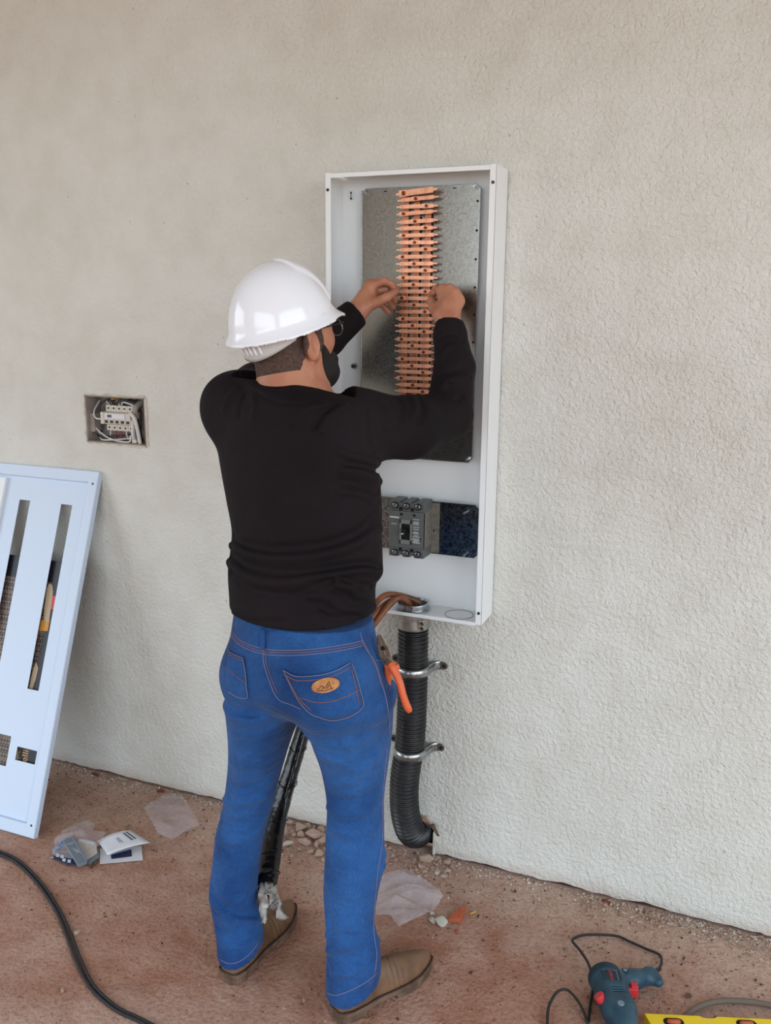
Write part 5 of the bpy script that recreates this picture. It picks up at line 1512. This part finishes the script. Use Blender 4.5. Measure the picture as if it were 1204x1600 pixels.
# ------------------------------------------------------------------ drill on the floor
def build_drill():
    # lies on its side: motor axis towards the photographer, handle to the right
    O = F(950, 1556, .0); ax_m = F(968, 1622, 0) - O; ax_m.z = 0; ax_m.normalize()
    ax_h = Vector((-ax_m.y, ax_m.x, 0))
    A = np.array([list(ax_h), list(ax_m), [0, 0, 1]], dtype=np.float32).T; org = V3(O)
    he = F(1021, 1526, .024) - O; HX, HY = he.dot(ax_h), he.dot(ax_m)
    if HX < 0: ax_h = -ax_h; HX = -HX; A = np.array([list(ax_h), list(ax_m), [0, 0, 1]], dtype=np.float32).T
    t = empty('power_drill', O); tag(t, 'teal corded power drill with red trigger lying on the floor', 'drill')
    zc = .042
    h1 = (HX * .5, HY * .5 + .004, zc - .008); h2 = (HX * .92, HY * .95, zc - .014); h3 = (HX * 1.04, HY * .9 + .018, zc - .014)
    def body(p):
        q = (p - org) @ A
        d = cone(q, (-.006, -.002, zc), (.004, .10, zc), .0415, .041)
        d = smax(d, -.018 - q[:, 1], .010)                                    # flat motor cap
        d = smin(d, cone(q, (.004, .10, zc), (.006, .15, zc), .036, .032), .01)
        h = smin(cone(q, (.012, .008, zc - .004), h1, .0245, .0215), cone(q, h1, h2, .0215, .0195), .02)
        d = smin(d, h, .022)
        d = smin(d, cone(q, h2, h3, .018, .013), .012)
        d = smax(d, .0015 - q[:, 2], .003); d = smax(d, q[:, 2] - .077, .006)
        for y in (.056, .064, .072):
            v = np.maximum(np.maximum(np.abs(q[:, 1] - y) - .0018, np.abs(q[:, 0] - .010) - .018), .070 - q[:, 2]); d = np.maximum(d, -v)
        return d
    lo = O + Vector((-.2, -.22, 0)); hi = O + Vector((.2, .12, .085))
    link_mesh('housing', sdf_mesh('housing', body, lo, hi, .0026), MT['drill'], t)
    Fm = frame(O, ax_h, ax_m, (0, 0, 1))
    def cap(p):
        q = (p - org) @ A
        return smax(cone(q, (-.008, -.010, zc), (-.005, .012, zc), .0425, .0425), np.abs(q[:, 1] + .008) - .014, .006)
    link_mesh('motor_cap', sdf_mesh('motor_cap', cap, lo, hi, .003), MT['rubber'], t)
    TX, TY = HX * .28, HY * .30 + .016
    MB().box((TX, TY, zc - .022), (TX + .032, TY + .026, zc + .004), Fm).build('trigger', MT['red'], t, bevel=.004, seg=3)
    MB().box((TX + .014, TY + .004, zc + .004), (TX + .031, TY + .024, zc + .009), Fm).build('trigger_lock', MT['red'], t, bevel=.002)
    c = Fm @ Vector((HX * .33, HY * .33 + .002, zc + .021)); b = MB().cyl(c - Vector((0, 0, .006)), c + Vector((0, 0, .003)), .0092, 18).build('lock_button', MT['rubber'], t, bevel=.001)
    MB().cyl(c + Vector((0, 0, .003)), c + Vector((0, 0, .0036)), .0052, 14).build('button_centre', MT['greyplast'], b)
    c = Fm @ Vector((.002, .112, zc + .031)); MB().cyl(c, c + Vector((0, 0, .006)), .008, 14).build('side_button', MT['greyplast'], t, bevel=.001)
    c = Fm @ Vector((-.034, .080, zc + .012)); MB().cyl(c, c + Vector((-.010, 0, .014)), .0125, 18).build('mode_selector', MT['red'], t, bevel=.002)
    # name plate
    pl = MB().box((-.024, .006, .0765), (.022, .036, .0782), Fm).build('name_plate', MT['rubber'], t, bevel=.0006)
    fr_ = MB().box((.012, .004, .0770), (.0135, .038, .0788), Fm).box((-.020, .004, .0770), (.0135, .0055, .0788), Fm).build('plate_border', MT['greyplast'], pl)
    cu = bpy.data.curves.new('plate_lettering', 'FONT'); cu.body = 'BOSCH'; cu.size = .0105; cu.extrude = .0003; cu.align_x = 'CENTER'; cu.align_y = 'CENTER'
    o = bpy.data.objects.new('plate_lettering', cu); col.objects.link(o)
    dg = bpy.context.evaluated_depsgraph_get(); me = bpy.data.meshes.new_from_object(o.evaluated_get(dg)); bpy.data.objects.remove(o)
    me.transform(Fm @ Matrix.Translation((-.003, .021, .0786)) @ Matrix.Rotation(math.pi, 4, 'X') @ Matrix.Rotation(-math.pi / 2, 4, 'Z'))
    # flat lettering faces up
    link_mesh('plate_lettering', me, MT['red'], pl)
    # chuck, mostly beyond the frame
    MB().tube([Fm @ Vector((.006, y, zc)) for y in (.150, .168, .170, .205, .207, .222)], .02, 20, radii=[.024, .024, .0215, .0215, .019, .010]).build('chuck', MT['black'], t, smooth=False)
    # strain relief
    e0 = Fm @ Vector(h2); e1 = F(1030, 1513, .020)
    d = (e1 - e0); MB().tube([e0 + d * k / 14 for k in range(15)], .006, 10, radii=[.0075 - .0002 * k if k % 2 else .0055 for k in range(15)]).build('strain_relief', MT['black'], t)
    pts = [e1, F(1033, 1503, .012), F(1030, 1492, .007), F(1010, 1483, .006), F(985, 1472, .006), F(965, 1463, .006), F(940, 1460.5, .008), F(912, 1461, .012), F(897, 1466, .016), F(894, 1471, .020), F(905, 1484, .024), F(917, 1502, .030), F(924, 1520, .030), F(928, 1534, .022), F(925, 1550, .008), F(921, 1575, .005)]
    MB().tube(spline(pts, 8), .0036, 8).build('drill_cord', MT['cord'], t, smooth=True)
    pts = [F(921, 1575, .005), F(918, 1598, .005), F(913, 1585, .012), F(903, 1565, .022), F(886, 1547, .028), F(870, 1550, .024), F(858, 1570, .016), F(855, 1590, .010), F(856, 1612, .005), F(862, 1660, .005)]
    MB().tube(spline(pts, 8), .0036, 8).build('drill_cord', MT['cord'], t, smooth=True)
build_drill()

# ------------------------------------------------------------------ yellow level at the lower edge
def build_level():
    a = F(1006, 1583, .030); b = F(1204, 1592, .030)
    u = (b - a); u.z = 0; u.normalize(); v = Vector((u.y, -u.x, 0)); Ln = .62
    o = Vector((a.x, a.y, 0)); Fm = frame(o, u, v, (0, 0, 1)); 
    t = empty('spirit_level', o); tag(t, 'yellow spirit level lying on the floor beside the drill', 'spirit level')
    c = P(1106, 1590, 0); nx = (F(1106, 1588, .03) - o).dot(u)
    poly = [(0, 0), (nx - .020, 0), (nx - .014, .005), (nx, .007), (nx + .014, .005), (nx + .020, 0), (Ln, 0), (Ln, .055), (.012, .055)]
    MB().prism(poly, .001, .030, Fm).build('body', MT['yellow'], t, bevel=.0015)
    for k, (px, py) in enumerate(((1052, 1597), (1166, 1600))):
        p = F(px, py, .030) - o; x, y = p.dot(u), p.dot(v)
        w = MB().prism([(x - .012 + .012 * math.cos(q), y + .012 * math.sin(q)) for q in np.linspace(math.pi / 2, 1.5 * math.pi, 8)] + [(x + .012 + .012 * math.cos(q), y + .012 * math.sin(q)) for q in np.linspace(-math.pi / 2, math.pi / 2, 8)], .0295, .0306, Fm).build('finger_slot', MT['hole'], t)
        MB().tube([Fm @ Vector((x + s, y, .031)) for s in (-.016, -.012, .012, .016)], .006, 12, radii=[.003, .006, .006, .003]).build('vial', MT['brick'], t, smooth=True)
build_level()

# ------------------------------------------------------------------ rubble
def rock_mesh(seed, flat=.7):
    bm = bmesh.new(); bmesh.ops.create_icosphere(bm, subdivisions=2, radius=1.0)
    rnd = random.Random(seed)
    cuts = [(Vector((rnd.uniform(-1, 1), rnd.uniform(-1, 1), rnd.uniform(-1, 1))).normalized(), rnd.uniform(.40, .72)) for _ in range(10)]
    for v in bm.verts:
        for nrm, dd in cuts:
            s = v.co.dot(nrm)
            if s > dd: v.co -= nrm * (s - dd)
        v.co *= 1 + .08 * mnoise.noise(v.co * 2.5 + Vector((seed, 0, 0)))
    mx = max(v.co.length for v in bm.verts)
    for v in bm.verts:
        v.co /= mx * .92
        v.co.z *= flat
    me = bpy.data.meshes.new('rubble'); bm.to_mesh(me); bm.free(); return me
ROCKS = {}
def rock(px, py, w, mt, name='rubble_chunk', label=None, cat='rubble', group=None, hgt=.6, rot=None, seed=None, bury=.25, ratio=.75):
    """chunk about w pixels wide resting on the floor"""
    seed = seed if seed is not None else random.randrange(10)
    key = (seed, mt)
    if key not in ROCKS:
        me = rock_mesh(seed); me.materials.append(MT[mt]); ROCKS[key] = me
    p = F(px, py, 0); r = w / 2 / scale_at(p)
    o = bpy.data.objects.new(name, ROCKS[key]); col.objects.link(o)
    o.scale = (r, r * ratio, r * hgt); o.rotation_euler = (random.uniform(-.2, .2), random.uniform(-.2, .2), rot if rot is not None else random.uniform(0, 6))
    z = min((o.rotation_euler.to_matrix() @ Vector((v.co.x * r, v.co.y * r * ratio, v.co.z * r * hgt))).z for v in ROCKS[key].vertices)
    o.location = (p.x, min(p.y, -.006 - r * .9), -z - r * hgt * .12)
    return tag(o, label, cat, group)
random.seed(21)
GA, GB, GC = 'rubble chunks heaped between the legs at the wall', 'rubble chunks below the conduit hole', 'small loose crumbs on the floor'
HEAP_A = ((452, 1287, 12), (474, 1291, 22), (445, 1305, 14), (478, 1318, 20), (495, 1308, 26), (503, 1298, 14), (504, 1318, 16), (490, 1283, 12), (460, 1283, 10), (438, 1312, 12), (456, 1338, 8), (498, 1336, 14), (487, 1332, 10), (468, 1328, 9), (442, 1297, 9), (482, 1304, 11), (506, 1346, 10), (470, 1308, 12), (460, 1306, 9), (494, 1322, 12), (436, 1330, 8), (448, 1276, 7), (508, 1330, 9))
HEAP_B = ((688, 1347, 10), (700, 1350, 14), (697, 1362, 12), (664, 1362, 9), (653, 1334, 8), (661, 1329, 7), (672, 1330, 8), (690, 1336, 9), (656, 1355, 10), (676, 1356, 8), (693, 1371, 10), (664, 1378, 7), (702, 1342, 9), (683, 1332, 7), (645, 1360, 6), (609, 1326, 9), (614, 1338, 8), (607, 1316, 8), (616, 1330, 6), (618, 1345, 7), (610, 1350, 6), (690, 1383, 6), (675, 1369, 7), (648, 1345, 7), (680, 1344, 8), (706, 1356, 7))
def ordinal_label(heap, px, py, where):
    ys = sorted(h[1] for h in heap); n = len(ys); q1, q2 = ys[n // 3], ys[2 * n // 3]
    row = lambda y: 0 if y < q1 else 1 if y < q2 else 2
    k = row(py); mates = sorted([h for h in heap if row(h[1]) == k]); i = [h[:2] for h in mates].index((px, py))
    o = ['first', 'second', 'third', 'fourth', 'fifth', 'sixth', 'seventh', 'eighth', 'ninth', 'tenth', 'eleventh', 'twelfth'][i]
    return 'mortar chunk, %s from left in %s row of the %s' % (o, ('rear', 'middle', 'front')[k], where)
rock(467, 1297, 10, 'stone_w', label='whitest upright stone in the heap between the legs', group=GA, hgt=1.1, seed=1, rot=.4)
rock(449, 1320, 22, 'stone_w', label='flat pale stone beside the black cable bundle', group=GA, hgt=.5, seed=2)
for px, py, w in HEAP_A:
    rock(px, py, w * 1.4, 'stone', label=ordinal_label(HEAP_A, px, py, 'heap between the legs'), group=GA, hgt=random.uniform(.55, .95))
rock(484, 1300, 9, 'brick', label='reddish brick crumb in the heap between the legs', group=GA)
rock(668, 1346, 28, 'stone', label='largest mortar chunk below the conduit hole', group=GB, hgt=.75, seed=4, rot=.6)
rock(654, 1369, 10, 'stone_w', label='white chip at the front of the scatter below the conduit', group=GB, seed=1, rot=.2)
rock(682, 1365, 15, 'stone_w', label='flat whitish chip right of the largest mortar chunk', group=GB, seed=3, hgt=.4)
for px, py, w in HEAP_B:
    rock(px, py, w * 1.25, 'stone', label=ordinal_label(HEAP_B, px, py, 'scatter below the conduit'), group=GB, hgt=random.uniform(.5, .9))
rock(611, 1348, 6, 'brick', label='reddish crumb beside the right knee below the conduit', group=GB)
rock(675, 1440, 18, 'stone_w', name='pebble', label='small white pebble at the corner of the milky plastic bag', cat='pebble', hgt=.95, seed=1, rot=1.0, ratio=.95)
rock(675, 1430, 12, 'stone_w', name='pebble', label='tiny white pebble half under the milky bag', cat='pebble', hgt=.9, seed=6)
rock(692, 1446, 28, 'stone_w', name='pebble', label='larger greenish white pebble beside the brick shard', cat='pebble', hgt=.85, seed=3, rot=.8, ratio=.9)
def wedge():
    a, b, c, e = F(698, 1440), F(728, 1422), F(719, 1444), F(722, 1432)
    up = Vector((0, 0, 1)); vs = [a, c, b, a + up * .006, c + up * .020, b + up * .018, a.lerp(b, .45) + up * .022]
    o = MB().add(vs, [(0, 1, 2), (0, 3, 4, 1), (1, 4, 5, 2), (3, 6, 4), (4, 6, 5), (0, 2, 5, 6, 3)]).build('brick_shard', MT['brick'], bevel=.0012)
    tag(o, 'long orange brick shard beside the white pebbles', 'brick shard')
wedge()
rock(714, 1455, 9, 'brick', name='brick_shard', label='tiny brick crumb in front of the white pebbles', cat='brick shard', hgt=.8, seed=5)
rock(946, 1407, 18, 'brick_d', name='brick_shard', label='orange brick shard against the wall above the drill', cat='brick shard', hgt=.6, seed=7, rot=-.3, ratio=.5)
rock(160, 1206, 18, 'brick_d', name='brick_shard', label='red brick shard in the gap under the wall, leftmost', cat='brick shard', hgt=.4, seed=2, rot=.2, ratio=.4)
rock(260, 1231, 20, 'brick_d', name='brick_shard', label='red brick shard in the gap under the wall above the clear bag', cat='brick shard', hgt=.4, seed=6, rot=.3, ratio=.4)
p0, p1 = F(734, 1428, .003), F(743, 1424, .003)
tag(MB().cyl(p0, p1, .0028, 8).build('wire_offcut', MT['wire_y']), 'short yellow wire offcut beside the brick shard', 'wire offcut')
for px, py, w, lb in ((119, 1459, 16, 'pale flat stone beside the black power cord'), (98, 1548, 12, 'small pale stone left of the power cord near the lower edge'), (85, 1563, 6, 'tiny pale stone at the lower left of the floor'),
                      (343, 1557, 9, 'small stone in front of the left boot heel'), (475, 1564, 9, 'small stone left of the right boot heel'), (444, 1576, 8, 'small stone midway between the boots near the lower edge'),
                      (705, 1400, 7, 'small stone behind the brick shard'), (776, 1385, 7, 'small stone near the wall right of the conduit'), (1075, 1557, 13, 'dark crumb between the drill and the grey cable')):
    rock(px, py, w, 'stone' if px < 1000 else 'sole', name='pebble', label=lb, cat='pebble', hgt=.6, ratio=.8)

# fine grit nobody could count
KEEP_OFF = [(F(640, 1412), .115), (F(268, 1280), .10), (F(118, 1322), .09), (F(190, 1330), .09)]
def clear(x, y): return all(math.hypot(x - c.x, y - c.y) > r for c, r in KEEP_OFF)
def build_grit():
    rnd = random.Random(31); m = MB(); T4 = [(0, 1, 2), (0, 3, 1), (0, 2, 3), (1, 3, 2)]
    def bit(x, y, r):
        c = Vector((x, y, r * .3)); vs = [c + Vector((rnd.uniform(-1, 1), rnd.uniform(-1, 1), rnd.uniform(-.4, .8))) * r for _ in range(4)]
        m.add(vs, T4)
    def fill(n, f):
        for _ in range(n):
            x, y, r = f(); 
            if y < -.004 and clear(x, y): bit(x, y, r)
    fill(2600, lambda: (rnd.uniform(-2.3, .5), -abs(rnd.gauss(0, .16)) - .004, rnd.uniform(.0012, .0042)))
    fill(1500, lambda: (rnd.uniform(-2.2, .4), rnd.uniform(-1.0, 0), rnd.uniform(.001, .0032)))
    fill(700, lambda: (rnd.gauss(-.80, .09), -abs(rnd.gauss(.05, .07)), rnd.uniform(.0015, .006)))
    fill(600, lambda: (rnd.gauss(-1.13, .08), -abs(rnd.gauss(.04, .07)), rnd.uniform(.0015, .006)))
    fill(1800, lambda: (rnd.uniform(-.35, .5), -abs(rnd.gauss(.02, .045)), rnd.uniform(.002, .0065)))
    fill(700, lambda: (rnd.uniform(-2.3, -1.3), -abs(rnd.gauss(.02, .04)), rnd.uniform(.002, .005)))
    o = m.build('floor_grit', MT['stone'], fix=False)
    return tag(o, 'fine pale grit and crumbs scattered over the red floor', 'grit', kind='stuff')
build_grit()
def build_dark_grit():
    rnd = random.Random(32); m = MB(); T4 = [(0, 1, 2), (0, 3, 1), (0, 2, 3), (1, 3, 2)]
    for _ in range(4200):
        x, y, r = rnd.uniform(-2.3, .5), rnd.uniform(-1.0, -.01), rnd.choice((.0014, .0018, .0024, .0036, .005)) * rnd.uniform(.7, 1.2)
        if rnd.random() < .5: y = -abs(rnd.gauss(0, .2)) - .01
        if not clear(x, y): continue
        c = Vector((x, y, r * .3)); m.add([c + Vector((rnd.uniform(-1, 1), rnd.uniform(-1, 1), rnd.uniform(-.4, .8))) * r for _ in range(4)], T4)
    return tag(m.build('dark_grit', MT['dirt'], fix=False), 'dark soil crumbs scattered over the red floor', 'grit', kind='stuff')
def build_crumbs():
    rnd = random.Random(33); m = MB(); T4 = [(0, 1, 2), (0, 3, 1), (0, 2, 3), (1, 3, 2)]
    for _ in range(2200):
        x = rnd.choice((rnd.uniform(-.1, .5), rnd.uniform(-.85, .5), rnd.uniform(-2.3, -1.2)))
        y, r = -abs(rnd.gauss(.012, .022)) - .006, rnd.uniform(.0015, .0055)
        c = Vector((x, y, r * .4)); m.add([c + Vector((rnd.uniform(-1, 1), rnd.uniform(-1, 1), rnd.uniform(-.4, .8))) * r for _ in range(4)], T4)
    return tag(m.build('plaster_crumbs', MT['stone_w'], fix=False), 'whitish plaster crumbs lying along the foot of the wall', 'crumbs', kind='stuff')
build_crumbs()
MT['dirt'] = mat('dark_soil', (84, 52, 38), .95)
build_dark_grit()
bpy.context.view_layer.update()
